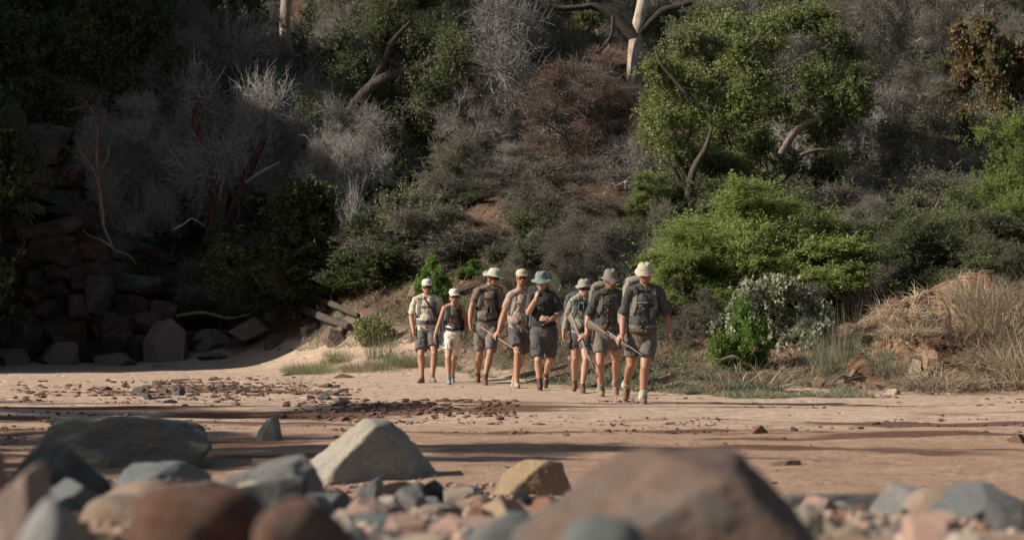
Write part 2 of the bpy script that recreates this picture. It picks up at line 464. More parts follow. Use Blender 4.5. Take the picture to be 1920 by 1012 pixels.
class Acc:
    def __init__(s): s.V = []; s.Q = []; s.M = []; s.n = 0
    def add(s, VQ, mi=0):
        V, Q = VQ; s.V.append(V); s.Q.append(Q + s.n); s.M.append(np.full(len(Q), mi)); s.n += len(V)
    def twigs(s, tw, mi=0, k=3):
        for A, B, ra, rb in tw[0]: s.add(tubes(A, B, ra, rb, k), mi)
    def mesh(s, name, mats, smooth=False):
        return mesh_np(name, np.concatenate(s.V), np.concatenate(s.Q), mats=mats, qm=np.concatenate(s.M), smooth=smooth)

# foliage and bark
BK_GREY = barkmat('grey_bark', (.30, .275, .24), (.12, .105, .09))
BK_SILV = barkmat('silver_dead_wood', (.42, .40, .36), (.19, .175, .155))
BK_DARK = barkmat('dark_bark', (.10, .08, .065), (.035, .028, .024))
BK_PALE = barkmat('pale_peeling_bark', (.50, .42, .34), (.22, .165, .12), 5, .05)
BK_RED = barkmat('split_red_heartwood', (.12, .058, .038), (.025, .02, .017), 9, .06)
BK_BRWN = barkmat('brown_twig', (.26, .19, .155), (.12, .085, .07))
LF_ACAC = leafmat('acacia_leaflets', (.26, .34, .095), (.41, .49, .17), (.31, .38, .12), .5)
LF_DULL = leafmat('dull_acacia_leaflets', (.14, .17, .075), (.21, .24, .115), (.18, .18, .12), .4)
LF_BROAD = leafmat('broad_leaves', (.15, .19, .065), (.27, .31, .115), (.18, .20, .10), .4)
LF_DARK = leafmat('dark_leaves', (.07, .10, .035), (.13, .165, .06), (.08, .095, .045), .35)
LF_GREY = leafmat('grey_green_leaves', (.14, .15, .085), (.21, .215, .14), (.165, .15, .115), .3)
LF_SILV = leafmat('silver_leaves', (.24, .27, .17), (.40, .41, .29), (.20, .25, .13), .3)
LF_DRYB = leafmat('dry_brown_leaves', (.21, .145, .11), (.31, .225, .17), (.24, .20, .16), .3)
LF_RUST = leafmat('rusty_leaves', (.18, .09, .05), (.22, .20, .08), (.10, .13, .05), .3)
LF_VIV = leafmat('vivid_leaves', (.10, .19, .03), (.17, .28, .06), None, .4)
LF_STRAW = leafmat('straw', (.34, .28, .19), (.56, .48, .36), (.25, .20, .15), .3, .7)
LF_HERB = leafmat('blue_grey_herb', (.17, .20, .13), (.27, .29, .20), (.33, .27, .18), .3)
LF_GRASS = leafmat('green_grass', (.13, .19, .05), (.24, .28, .11), (.24, .24, .15), .35)
LF_WHITE = leafmat('white_blossom', (.7, .72, .6), (.85, .85, .75), None, .3)

def crown_pts(kind, n):
    if kind == 'umbrella':       # spreading, layered sprays
        cl = []
        for _ in range(26):
            a = U(0, 2 * pi); r = U(.05, .98); z = .16 + .80 * (1 - r ** 1.6) * U(.3, 1)
            cl.append((r * cos(a) * .5, r * sin(a) * .5, z, .15, .15, .04))
        return in_clumps(cl, n)
    if kind == 'round':
        cl = []
        for _ in range(20):
            d = unit(rng.normal(size=3)); r = U(.35, 1.15)
            cl.append((d[0] * .42 * r, d[1] * .42 * r, .60 + d[2] * .32 * r, .10, .10, .06))
        return in_clumps(cl, n)
    if kind == 'tall':
        cl = []
        for _ in range(24):
            z = U(.18, .97); a = U(0, 2 * pi); r = U(.05, .46) * (1.05 - abs(z - .55))
            cl.append((r * cos(a), r * sin(a), z, .105, .105, .055))
        return in_clumps(cl, n)
    if kind == 'bush':
        cl = []
        for _ in range(17):
            a = U(0, 2 * pi); r = U(0, .46); z = U(.12, .95) * (1 - .9 * r)
            cl.append((r * cos(a), r * sin(a), z, .10, .10, .10))
        return in_clumps(cl, n)

def plant(name, kind, Wd, H, npt, stems=1, bark=BK_GREY, leaf=None, ntw=900, Lt=.35, rt=.004, ntw2=0, nleaf=9000, 
          ll=.05, lw=.03, flat=.3, droop=0., up=.3, r0=.006, stem_h=.25, minz=.15, k=5, bf=.35, crook=.12, extra=None, outw=.6, wob=.35, jit=.02):
    nleaf = int(nleaf * (1.7 if kind == 'umbrella' else 1.3)); ll *= 1.22; lw *= 1.3
    pts = crown_pts(kind, npt) * np.array([Wd, Wd, H])
    st = []
    for i in range(stems):
        a = 2 * pi * i / max(stems, 1) + U(0, 1); q = .06 * Wd * (stems > 1)
        lean = U(.1, .3) * (stems > 1) + .04
        base = np.array([.25 * q * cos(a), .25 * q * sin(a), -.25]); hh = stem_h * H * U(.8, 1.2)
        top = np.array([(q + lean * hh) * cos(a), (q + lean * hh) * sin(a), hh])
        line = [base]
        ns = 5
        for j in range(1, ns + 1):
            line.append(base + (top - base) * j / ns + rng.normal(0, .035 * hh, 3) * (1, 1, .2))
        st.append(line)
    sk = Skel(pts, st, bf=bf, r0=r0, crook=crook)
    ctr = np.array([0, 0, H * .45])
    tr = Acc(); tr.add(sk.mesh(k, 1.35)); tme = tr.mesh(name + '_trunk', [bark], True)
    cr = Acc()
    tw = spurs(sk, ntw, Lt, rt, ctr, minz * H, up, outw, droop, wob=wob, zs=.3 if kind == 'umbrella' else 1.); cr.twigs(tw, 0)
    allt = tw
    if ntw2:
        t2 = spurs2(tw, ntw2, Lt * .6, rt * .7, up=up, droop=droop); cr.twigs(t2, 0); allt = t2
        if leaf is not None and nleaf: cr.add(leaf_on(tw, nleaf // 4, ll, lw, flat, jit), 1)
    if leaf is not None and nleaf:
        cr.add(leaf_on(allt, nleaf, ll, lw, flat, jit), 1)
        if extra: cr.add(leaf_on(allt, extra[1], ll * 1.1, lw * 1.4, flat), 2)
    mats = [bark] + ([leaf] if leaf else []) + ([extra[0]] if extra else [])
    return dict(trunk=tme, crown=cr.mesh(name + '_crown', mats), W=Wd, H=H)

PL = {}
def build_plants():
    for i in range(2):
        PL['acacia%d' % i] = plant('acacia', 'umbrella', 3.4, 2.8, 300, 3, BK_DARK, LF_ACAC, 3000, .42, .004, 0, 42000, .058, .022, .75, .05, .02, .006, .14, .1, outw=1.1, wob=.16, jit=.022)
        PL['dull%d' % i] = plant('dull_acacia', ['umbrella', 'bush'][i], 3.6, 3.0, 320, 4, BK_DARK, LF_DULL, 3600, .45, .004, 0, 42000, .052, .02, .5, .08, .1, .006, .14, .08, outw=.9, wob=.18, jit=.03)
        PL['broad%d' % i] = plant('broad_leaf', 'tall', 4.2, 5.8, 420, 3, BK_DARK, LF_BROAD, 3000, .5, .005, 0, 36000, .058, .038, .15, .05, .1, .007, .2, .1)
        PL['big%d' % i] = plant('big_thorn', 'round', 5.0, 6.0, 460, 1, BK_DARK, LF_DARK, 3200, .6, .005, 0, 40000, .065, .032, .3, .25, -.1, .008, .35, .1)
    PL['softacacia'] = plant('soft_acacia', 'bush', 3.4, 2.6, 320, 4, BK_DARK, LF_ACAC, 3600, .5, .004, 0, 44000, .05, .02, .4, .18, .0, .006, .14, .08, outw=1.1, wob=.16, jit=.03)
    for i in range(3):
        PL['bare%d' % i] = plant('bare_bush', 'bush', 3.6, 3.0, 210, 5, BK_SILV, None, 1900, .55, .006, 5600, 0, stem_h=.15, r0=.011, up=.25, crook=.2, wob=.45)
        PL['scrub%d' % i] = plant('scrub', 'bush', 2.6, 2.3, 200, 5, BK_GREY, LF_GREY, 1500, .4, .0045, 3800, 11000, .034, .02, .2, stem_h=.12, r0=.007, wob=.42)
    for i in range(2):
        PL['olive%d' % i] = plant('olive_bush', 'bush', 2.6, 2.2, 200, 5, BK_GREY, LF_DULL, 2200, .35, .004, 0, 22000, .042, .026, .2, stem_h=.1)
        PL['dark%d' % i] = plant('dark_bush', 'bush', 3.2, 3.0, 240, 4, BK_DARK, LF_DARK, 2000, .5, .005, 1500, 20000, .07, .042, .2, .1, stem_h=.15)
        PL['greyt%d' % i] = plant('grey_tree', 'round', 4.4, 5.0, 300, 2, BK_GREY, LF_GREY, 2200, .55, .005, 4200, 9000, .036, .02, .2, stem_h=.22, r0=.008, crook=.18, wob=.42)
    PL['brown'] = plant('brown_tree', 'tall', 4.0, 5.6, 320, 3, BK_BRWN, LF_DRYB, 2600, .5, .005, 6500, 19000, .036, .022, .1, stem_h=.2, r0=.007, wob=.4)
    PL['rust'] = plant('rusty_tree', 'round', 4.2, 4.6, 320, 2, BK_DARK, LF_RUST, 2000, .4, .005, 0, 17000, .095, .06, .1, stem_h=.25)
    PL['silver'] = plant('silver_shrub', 'bush', 2.1, 1.5, 160, 6, BK_GREY, LF_SILV, 1100, .25, .005, 0, 6200, .085, .05, .0, 0, .7, .006, .1, .1)
    PL['vivid'] = plant('vivid_shrub', 'bush', .9, .8, 90, 4, BK_BRWN, LF_VIV, 900, .16, .003, 0, 13000, .034, .02, .1, 0, .5, .004, .08, .03)
    PL['upright'] = plant('upright_shrub', 'bush', 1.5, 1.9, 60, 7, BK_GREY, LF_DULL, 420, .75, .006, 0, 4600, .05, .032, .1, -.12, 1.6, .007, .15, .1, wob=.15)
    PL['stems'] = plant('bare_stem_shrub', 'bush', 1.4, 1.5, 70, 7, BK_SILV, None, 420, .5, .006, 700, 0, up=1.3, r0=.008, stem_h=.15, wob=.25, droop=-.1)
    PL['flower'] = plant('flower_shrub', 'bush', 1.0, .8, 70, 5, BK_BRWN, LF_BROAD, 520, .2, .004, 0, 4200, .06, .035, .2, 0, .8, .004, .08, .05, extra=(LF_WHITE, 150))
    PL['bigbare'] = plant('large_bare_tree', 'round', 8.0, 7.0, 300, 1, BK_GREY, None, 1500, .8, .007, 2200, 0, r0=.012, stem_h=.3, crook=.2)

def put_plant(kind, x, y, W=None, H=None, rz=None, label='', cat='shrub', name='shrub', group=None, ztop=None, z0=None):
    pl = PL[kind]; z = (gh(x, y) if z0 is None else z0) - .05
    if ztop is not None: H = max(ztop - z, .3)
    sx = (W / pl['W']) if W else (H / pl['H']); sz = (H / pl['H']) if H else sx
    sx = max(sx, sz / 1.4)
    r = empty(name, (x, y, z), U(0, 6.28) if rz is None else rz); r.scale = (sx, sx, sz)
    link('trunk' if name in ('tree', 'acacia_tree', 'dead_tree') else 'stems', pl['trunk'], r)
    link('crown' if name in ('tree', 'acacia_tree', 'dead_tree') else 'foliage' , pl['crown'], r)
    tag(r, label, cat, group)
    return r

def put_px(kind, u, d, vtop, wpx, **kw):
    p = P(u, vtop, d)
    return put_plant(kind, p.x, d, W=wpx * d / F, ztop=p.z, **kw)

# blades of grass: curved tapering ribbons
def blades(B, d, L, W, bend, segs=3):
    n = len(B); L = np.asarray(L) * np.ones(n); W = np.asarray(W) * np.ones(n); bend = np.asarray(bend) * np.ones(n)
    side = unit(np.cross(d, rng.normal(size=(n, 3)))); P0 = B.copy(); rows = []
    for j in range(segs + 1):
        w_ = (W * (1 - j / segs * .85) / 2)[:, None]
        rows.append(np.stack([P0 - side * w_, P0 + side * w_], 1))
        d = unit(d + np.array([0, 0, -1.]) * (bend / segs)[:, None]); P0 = P0 + d * (L / segs)[:, None]
    V = np.stack(rows, 1).reshape(-1, 3)
    i = np.arange(n)[:, None] * 2 * (segs + 1) + np.arange(segs)[None] * 2
    Q = np.stack([i, i + 1, i + 3, i + 2], -1).reshape(-1, 4)
    return V, Q

def tussock_mesh(name, n, rad, H, mat, lean=.5, bend=.8, W=.009, mats2=None):
    a = U(0, 2 * pi, n); r = rad * np.sqrt(U(0, 1, n)) * .5
    B = np.stack([r * np.cos(a), r * np.sin(a), np.full(n, -.03)], 1)
    d = unit(np.stack([np.cos(a) * lean * U(.1, 1, n), np.sin(a) * lean * U(.1, 1, n), np.ones(n)], 1) + rng.normal(0, .15, (n, 3)))
    ac = Acc(); ac.add(blades(B, d, H * U(.4, 1.15, n), W, bend * U(.2, 1.3, n), 4))
    return ac.mesh(name, [mat])
# ------------------------------------------------------------------ rocks
STONE = rockmat()
_ico = None
def ico(sub):
    bm = bmesh.new(); bmesh.ops.create_icosphere(bm, subdivisions=sub, radius=1)
    V = np.array([v.co[:] for v in bm.verts]); T = np.array([[v.index for v in f.verts] for f in bm.faces]); bm.free()
    return V, T
ICO4, ICO5 = ico(4), ico(6)

def rock_mesh(name, planes=None, p=14, rough=.05, sub=4, nrand=10, seed=0, fr=2.2):
    D, T = ICO4 if sub == 4 else ICO5
    r_ = np.random.default_rng(seed)
    pl = [(np.array(n, float), d) for n, d in (planes or [])]
    for q in range(nrand):        # evenly spread facets, jittered, so no side is left open
        zz = 1 - 2 * (q + .5) / nrand; aa = q * 2.39996 + seed
        v_ = np.array([math.sqrt(1 - zz * zz) * cos(aa), math.sqrt(1 - zz * zz) * sin(aa), zz]) + r_.normal(0, .28, 3)
        pl.append((unit(v_), r_.uniform(.78, 1.08)))
    pl += [(np.array([0, 0, -1.]), .8)]
    acc = np.zeros(len(D))
    for n, d in pl:
        n = n / np.linalg.norm(n)
        acc += np.maximum(D @ n / d, 0) ** p
    r = np.minimum(acc ** (-1 / p), 1.8)
    V = D * r[:, None]
    sx = seed * 3.7
    f = fbm(V[:, 0] * fr + sx, V[:, 1] * fr, V[:, 2] * fr, 5, seed)
    rid = 1 - np.abs(fbm(V[:, 0] * 4 + sx, V[:, 1] * 4, V[:, 2] * 4, 4, seed + 5)) * 2
    V = V * (1 + rough * 2 * f + rough * .5 * rid)[:, None]
    V = (V - (V.max(0) + V.min(0)) / 2) / ((V.max(0) - V.min(0)) / 2)
    return mesh_np(name, V, tris=T, mats=[STONE])

RK = {}
def rock_lib():
    RK['round'] = [rock_mesh('cobble', p=5, rough=.04, seed=10 + i, nrand=16) for i in range(5)]
    RK['block'] = [rock_mesh('angular_rock', p=40, rough=.035, seed=30 + i, nrand=10, sub=6) for i in range(6)]
    RK['slab'] = [rock_mesh('slab_rock', planes=[((0, .1, 1), .5), ((.9, -.3, .3), .7)], p=22, rough=.045, seed=50 + i, nrand=11, sub=6) for i in range(3)]

def put_rock(me, x, y, z, sx, sy, sz, rot, col, label=None, group=None, name='rock', tilt=(0, 0), cat='rock'):
    o = link(name, me); o.location = (x, y, z); o.scale = (sx, sy, sz)
    o.rotation_euler = (tilt[0], tilt[1], rot); o.color = (*col, 1)
    tag(o, label, cat, group); return o

HERO = []
def rock_px(me, u0, u1, vt, d, col, label, depth=.8, rot=0, sink=.35, tilt=(0, 0), name='boulder', z0=None):
    """rock whose outline spans u0..u1 and whose top is at vt, at distance d"""
    c = P((u0 + u1) / 2, vt, d); W = (u1 - u0) * d / F; HERO.append((c.x, d, W / 2))
    g = gh(c.x, d) if z0 is None else z0
    ext = c.z - g                           # height above ground
    hz = ext / (2 - 2 * sink) 
    z = c.z - hz
    return put_rock(me, c.x, d, z, W / 2 / 1.0, W / 2 * depth, max(hz, .02), rot, col, label, None, name, tilt, 'boulder' if name == 'boulder' else 'rock')

BLUE = (.15, .175, .175); DGREY = (.075, .085, .09); TAN = (.46, .37, .27); PINK = (.46, .30, .235); RBRN = (.30, .155, .10); GREY = (.27, .265, .25); CREAM = (.56, .50, .40); WARM = (.36, .27, .20)

def dpx(u, v):
    """distance at which the ground shows under this pixel"""
    for yy in np.arange(4.5, 62, .04):
        q = P(u, v, yy)
        if q.z <= gh(q.x, yy): return float(yy)
    return 60.

def build_rocks():
    rock_lib()
    M = rock_mesh
    # the angular pale boulder: long lit slope on the left, dark face on the right
    m = M('pale_boulder', [((-.74, -.30, .62), .47), ((.42, -.88, .06), .47), ((.24, 0, .97), .92), ((.86, -.1, .5), .76), ((.97, -.1, .1), .93), ((-.1, 1, .3), .6), ((-.6, -.75, .2), .72)], p=22, rough=.045, sub=6, nrand=0, seed=3)
    rock_px(m, 478, 832, 784, 17.2, (.37, .34, .275), 'large pale pyramid-shaped boulder with one dark face, on the sand edge', .8, 0, .38)
    m = M('mossy_boulder', [((-.35, -.3, .9), .70), ((.0, -.95, .3), .62), ((.55, -.3, .75), .72), ((.1, .1, 1), .60), ((-.8, -.5, .3), .95), ((.2, 1, .3), .6)], p=24, rough=.075, sub=6, nrand=3, seed=4, fr=3)
    rock_px(m, 84, 402, 777, 18.6, (.165, .16, .135), 'long low grey-brown boulder with a knobbly top at the far edge of the rocks', .55, .05, .3)
    m = M('shard', [((-.75, -.35, .45), .6), ((.9, -.3, .25), .6), ((0, -1, .3), .7), ((-.25, .2, .9), .95)], p=16, rough=.05, sub=6, nrand=7, seed=6)
    rock_px(m, 476, 530, 780, dpx(500, 826), (.27, .29, .27), 'small grey pointed rock standing alone in the sand', .8, 0, .25, name='rock')
    m = M('ochre_boulder', [((-.5, -.4, .8), .72), ((.25, -.95, .1), .55), ((.1, .1, 1), .80), ((.95, -.1, .3), .85), ((0, 1, .3), .6)], p=28, rough=.05, sub=6, nrand=1, seed=8)
    rock_px(m, 916, 1082, 861, 15.6, (.37, .26, .15), 'ochre brown angular boulder with a dark right side, beside the large pale boulder', .7, 0, .3)
    # out of focus rocks close to the camera
    m = M('brown_dome', [((-.5, -.2, .8), .74), ((.10, -.1, 1), .84), ((.72, -.15, .62), .74), ((-.05, -1, .25), .75), ((.3, -.8, .6), .85)], p=22, rough=.05, sub=6, nrand=2, seed=12)
    rock_px(m, 925, 1640, 846, 5.3, (.17, .115, .09), 'very large blurred brown rock close to the camera', .7, .1, .1, z0=.42)
    rock_px(RK['round'][1], 1030, 1240, 962, 4.3, (.17, .20, .19), 'blurred blue-green stone in front of the very large brown rock', .8, .5, .2, name='rock')
    rock_px(RK['round'][1], 225, 520, 903, 4.9, (.13, .06, .038), 'blurred rust brown rock, left one of the nearest brown pair', .8, .5, .2, z0=.55)
    rock_px(RK['round'][3], 455, 680, 932, 4.7, (.15, .085, .058), 'blurred dark brown rounded rock, right one of the nearest brown pair', .8, 1.1, .2, z0=.55)
    rock_px(RK['block'][0], 12, 225, 815, 9.5, (.10, .115, .12), 'dark slate boulder rising behind the nearest stones on the far left', .9, .8, .25)
    rock_px(RK['block'][3], -20, 112, 864, 6.0, (.34, .25, .21), 'blurred pinkish grey oval stone in the lower left corner', .9, 1.8, .25)
    rock_px(RK['round'][0], 28, 150, 932, 5.2, (.33, .34, .33), 'blurred pale grey smooth stone in front of the pinkish oval one', .9, .3, .2, name='rock')
    rock_px(RK['slab'][1], -90, 12, 836, 8.4, (.36, .22, .15), 'reddish rock cut off by the left edge of the photo', .9, .3, .2, name='rock')
    rock_px(RK['block'][2], 214, 392, 862, 11.2, (.20, .235, .235), 'blue-grey angular boulder with a shaded hollow face', .8, .4, .3)
    rock_px(RK['block'][5], 390, 618, 852, 10.2, (.20, .205, .195), 'rounded dark grey boulder below the pale pyramid-shaped one', .8, .6, .3)
    rock_px(RK['slab'][0], 1462, 1700, 921, 11.4, (.105, .12, .12), 'flat dark slate slab at the edge of the open sand', .7, .15, .3, name='rock')
    rock_px(RK['block'][4], 1536, 1618, 939, 11.0, (.24, .27, .245), 'greenish grey angular stone leaning on the dark slab', .8, 1.2, .3, name='rock')
    rock_px(RK['slab'][1], 1740, 1930, 946, 9.8, (.22, .24, .23), 'grey wedge-shaped rock in the lower right corner', .8, .4, .3, name='rock')
    rock_px(RK['slab'][2], 1612, 1765, 962, 11.2, (.42, .24, .16), 'long orange-brown flat stone between the slab and the wedge-shaped rock', .6, .1, .25, name='rock')
    rock_px(RK['block'][2], 1590, 1700, 984, 9.0, (.16, .19, .185), 'blue-grey rounded stone in front of the orange-brown one', .8, 2.1, .25, name='rock')
    rock_px(RK['block'][5], 668, 726, 893, 13.2, (.20, .235, .235), 'small blue-grey block to the left of a reddish brown stone', .8, .3, .3, name='rock')
    rock_px(RK['round'][3], 704, 800, 902, 12.6, (.36, .20, .14), 'reddish brown stone with a dark right side beside a dark heap', .8, .2, .3, name='rock')
    rock_px(RK['block'][2], 770, 850, 899, 13.0, (.07, .075, .075), 'nearly black jagged stone right of the reddish brown one', .8, 2.2, .3, name='rock')
    rock_px(RK['block'][0], 880, 990, 931, 9.2, (.50, .36, .24), 'sandy yellow pointed stone with a shaded side', .8, 2.7, .3, name='rock')
    rock_px(RK['slab'][1], 800, 1010, 968, 7.6, (.50, .33, .27), 'long flat pinkish stone at the bottom edge', .7, .1, .25, name='rock')
    rock_px(RK['round'][2], 735, 812, 970, 8.2, (.50, .28, .19), 'orange-pink rounded stone left of the long flat pinkish one', .8, .9, .25, name='rock')
    rock_px(RK['block'][4], 770, 880, 942, 9.4, (.31, .28, .24), 'olive brown cobble behind the orange-pink rounded stone', .8, 1.9, .25, name='rock')
    rock_px(RK['block'][1], 590, 690, 915, 11.4, (.16, .18, .19), 'dark blue-grey stone right of the rounded dark grey boulder', .7, .9, .3, name='rock')
    rock_px(RK['round'][3], 640, 760, 960, 8.2, (.17, .20, .20), 'dark teal cobble near the bottom edge left of the orange-pink stone', .7, .2, .3, name='rock')
    # cobbles of the bar, one object each
    kinds = [('blue-grey cobble among the stones of the near bank', BLUE), ('tan cobble among the stones of the near bank', TAN),
             ('pinkish cobble among the stones of the near bank', PINK), ('red-brown cobble among the stones of the near bank', RBRN),
             ('grey cobble among the stones of the near bank', GREY), ('cream cobble among the stones of the near bank', CREAM)]
    wts = np.array([.24, .18, .2, .14, .16, .08])
    def nearby(u, y):
        w_ = 'in the front row' if y < 7.6 else ('in the middle of the bar' if y < 11 else 'at the back edge of the bar')
        for m, t_ in ((130, 'by the pinkish oval stone'), (400, 'below the long low boulder'), (560, 'by the rounded dark grey boulder'), (720, 'below the pale pyramid boulder'), (900, 'right of the pale pyramid boulder'), (1080, 'below the ochre boulder'), (1450, 'beside the largest brown rock'), (1700, 'near the dark slate slab')):
            if u < m: return t_ + ' ' + w_
        return 'near the wedge-shaped rock ' + w_
    # larger blue-grey and dark boulders heaped on the left of the bar
    for i in range(28):
        for _ in range(60):
            y = U(7.0, 13.8); u = U(-30, 640) if i % 5 else U(1450, 1920); x = (u - CU) * y / F; s = U(.085, .17) * (.8 if y > 11.5 else 1)
            if i % 5 == 0 and y > 11: continue
            if all(abs(x - a) > (r_ + s) * .75 or abs(y - b) > (r_ + s) * .8 for a, b, r_ in HERO): break
        else: continue
        HERO.append((x, y, s)); k = i % 4; c = [BLUE, DGREY, GREY, WARM][k]
        put_rock(RK[['block', 'slab', 'block', 'round'][i % 4]][i % 3], x, y, gh(x, y) + s * .12, s * 1.25, s, s * U(.5, .8), U(0, 6.28), np.array(c) * U(.75, 1.15), ['blue-grey', 'dark slate', 'grey', 'brownish'][k] + ' boulder ' + nearby(u, y), 'middle-sized boulders of the near bank', 'boulder', (U(-.25, .25), U(-.25, .25)), 'boulder')
    n = 0; tries = 0; placed = []
    while n < 285 and tries < 20000:
        tries += 1
        y = 5.3 + 11.5 * rng.random() ** .75; x = U(-.225, .225) * y
        if y > 12.3 + 3.8 * float(ss(.9, -.6, x)) + 1.2 * float(vn(x * 1.3, y * .4, 0, 8)): continue
        if x > .9 and x < 1.75 and y > 9.8 : continue
        s = .030 + .075 * rng.random() ** 2.2
        if any(abs(x - a) < r_ * .9 + s * .5 and -r_ * 1.1 - .25 < y - b < r_ * .6 for a, b, r_ in HERO if b < 17 and r_ < .5): continue
        if any((x - a) ** 2 + (y - b) ** 2 < (.62 * (s + c)) ** 2 * 1.6 for a, b, c in placed): continue
        placed.append((x, y, s)); k = rng.choice(6, p=wts)
        me = RK['round'][rng.integers(5)] if rng.random() < .22 else RK['block'][rng.integers(6)]
        c = np.clip(np.array(kinds[k][1]) * U(.75, 1.25) , 0, .8)
        put_rock(me, x, y, gh(x, y) + s * .22, s * U(.85, 1.45), s * U(.8, 1.1), s * U(.5, .95), U(0, 6.28), c, ('small ' if s < .045 else 'large ' if s > .075 else '') + kinds[k][0].split(' among')[0] + ' ' + nearby(CU + x * F / y, y), 'cobbles of the near bank', 'cobble', (U(-.3, .3), U(-.3, .3)), 'cobble')
        n += 1
    # gravel between the cobbles: uncountable
    V0, T0 = ico(1); ac = []; tc = []; nv = 0
    for _ in range(5200):
        y = 5.2 + 12.5 * rng.random() ** .8; x = U(-.23, .23) * y
        if y > 13.3 + 3.8 * float(ss(.9, -.6, x)) + 1.5 * float(vn(x * 1.3, y * .4, 0, 8)): continue
        s = U(.008, .028)
        Vv = V0 * (s * np.array([U(.8, 1.5), U(.8, 1.2), U(.5, .9)])) * (1 + .25 * rng.normal(size=(len(V0), 1)) * .5)
        a = U(0, 6.28); R = np.array([[cos(a), -sin(a), 0], [sin(a), cos(a), 0], [0, 0, 1]])
        ac.append(Vv @ R.T + (x, y, gh(x, y) + s * .2)); tc.append(T0 + nv); nv += len(V0)
    m, t, b = newmat('gravel'); g = t.nodes.new('ShaderNodeNewGeometry')
    t.links.new(ramp(t, g.outputs['Random Per Island'], [(0, (.12, .14, .14)), (.3, (.38, .26, .19)), (.55, (.22, .12, .08)), (.8, (.45, .36, .28)), (1, (.25, .24, .22))]), b.inputs['Base Color'])
    b.inputs['Roughness'].default_value = .9
    o = link('gravel', mesh_np('gravel', np.concatenate(ac), tris=np.concatenate(tc), mats=[m])); tag(o, 'small gravel between the cobbles of the near bank', 'gravel', kind='stuff')
    # dark stone patch on the sand, left middle
    for i in range(120):
        u = 190 + 460 * rng.random(); v = 728 + 9 * rng.normal() + (u - 300) * .01
        if rng.random() < .6: u = 360 + 60 * rng.normal(); v = 730 + 9 * rng.normal()
        d = (CAMZ - .0) * F / (v + 3 - 605); x = (u - CU) * d / F; s = .022 + .085 * rng.random() ** 3
        put_rock(RK['block'][rng.integers(6)], x, d, gh(x, d) + s * .2, s * 1.3, s, s * .6, U(0, 6.28), np.array([(.14, .11, .10), (.20, .15, .13), (.12, .12, .125)][i % 3]),
                 'dark stone in the low stone patch on the open river sand', 'dark stones lying on the river sand', 'stone', (U(-.3, .3), U(-.3, .3)), 'stone')
    # boulders at the foot of the dark cliff
    for k, (u0, u1, vt, d, lab) in enumerate([(268, 352, 597, 55.6, 'big squared boulder in shade at the cliff foot with a sloping flat top'), (428, 545, 594, 56.0, 'wide flat-topped boulder in shade left of the fallen logs'),
            (345, 432, 615, 56.6, 'dark boulder wedged between the squared and the flat-topped boulder'), (520, 640, 640, 56.4, 'low slab of rock in shade under the fallen logs'),
            (160, 262, 660, 55.2, 'low dark boulder at the left cliff foot'), (70, 150, 640, 55.6, 'squat boulder at the cliff foot left of the low dark one'),
            (-30, 72, 652, 55.0, 'dark boulder at the cliff foot by the left edge'), (370, 450, 540, 59.5, 'upright pale rock behind the squared boulder in shade'),
            (280, 375, 538, 59.5, 'long ledge of rock above the squared boulder'), (355, 440, 660, 55.2, 'small block of rock half buried at the shade line'), (440, 530, 545, 60.0, 'rounded rock above the flat-topped boulder')]):
        rock_px(RK['block'][(k * 5 + 2) % 6], u0, u1, vt, d, (.21, .155, .125), lab, .8, k * 1.3, .3)
    # blocks that lie on the sand and on the red earth bank
    for k, (u0, u1, vt, d, c, lab) in enumerate([(624, 666, 700, dpx(645, 708), (.22, .12, .09), 'flat dark red stone on the pale sand behind the lone grass tuft'), (734, 762, 619, 49.5, (.50, .42, .33), 'pale round rock beside the white-flowered shrub'),
            (1404, 1440, 796, dpx(1420, 812), (.22, .11, .075), 'clod of dark red earth on the open sand'), (1655, 1690, 728, 34.8, (.52, .42, .31), 'small pale stone at the grass edge'),
            (1700, 1735, 672, 36.6, (.42, .32, .22), 'greenish flat block in the red earth bank'), (1730, 1772, 655, 37.0, (.40, .25, .16), 'orange-brown block in the red earth bank'),
            (1768, 1790, 586, 37.6, (.14, .07, .05), 'dark clod overhanging the gap in the red earth bank'), (1440, 1500, 862, dpx(1470, 872), (.17, .13, .11), 'thin dark slab lying flat on the near sand'),
            (1887, 1925, 812, dpx(1900, 828), (.17, .09, .065), 'dark clump of earth near the right edge'), (1480, 1498, 799, dpx(1489, 808), (.2, .12, .09), 'small dark clod of earth right of the larger red clod on the sand')]):
        rock_px(RK['block'][(k * 3) % 6], u0, u1, vt, d, c, lab, .8, k * 1.9, .4, name='rock')
    # rubble on the right bank
    for i in range(150):
        x = U(3.6, 7.6); y = U(35.6, 39.5); s = .02 + .10 * rng.random() ** 2
        put_rock(RK['block'][rng.integers(6)], x, y, gh(x, y) + s * .2, s * 1.3, s, s * .8, U(0, 6.28), np.array([(.36, .2, .13), (.42, .29, .2), (.2, .11, .08), (.3, .25, .19)][i % 4]),
                 'loose stone on the red earth bank behind the grass', 'loose stones on the red earth bank', 'stone', (U(-.4, .4), U(-.4, .4)), 'stone')
    for i in range(95):
        u = U(-20, 660); v = 694 - 120 * rng.random() ** 1.6 - max(0, (u - 520)) * .3; d = dpx(u, v)
        x = (u - CU) * d / F; s = .06 + .26 * rng.random() ** 2.5
        if d < float(edge_y(x)) - .3: continue
        put_rock(RK['block'][rng.integers(6)], x, d + .2, gh(x, d) + s * .3, s * 1.3, s, s * .8, U(0, 6.28), np.array([(.15, .105, .085), (.17, .14, .12), (.10, .08, .07)][i % 3]),
                 'dark fallen rock in the shaded rubble under the cliff', 'fallen rocks under the cliff', 'rock', (U(-.5, .5), U(-.5, .5)), 'rock')
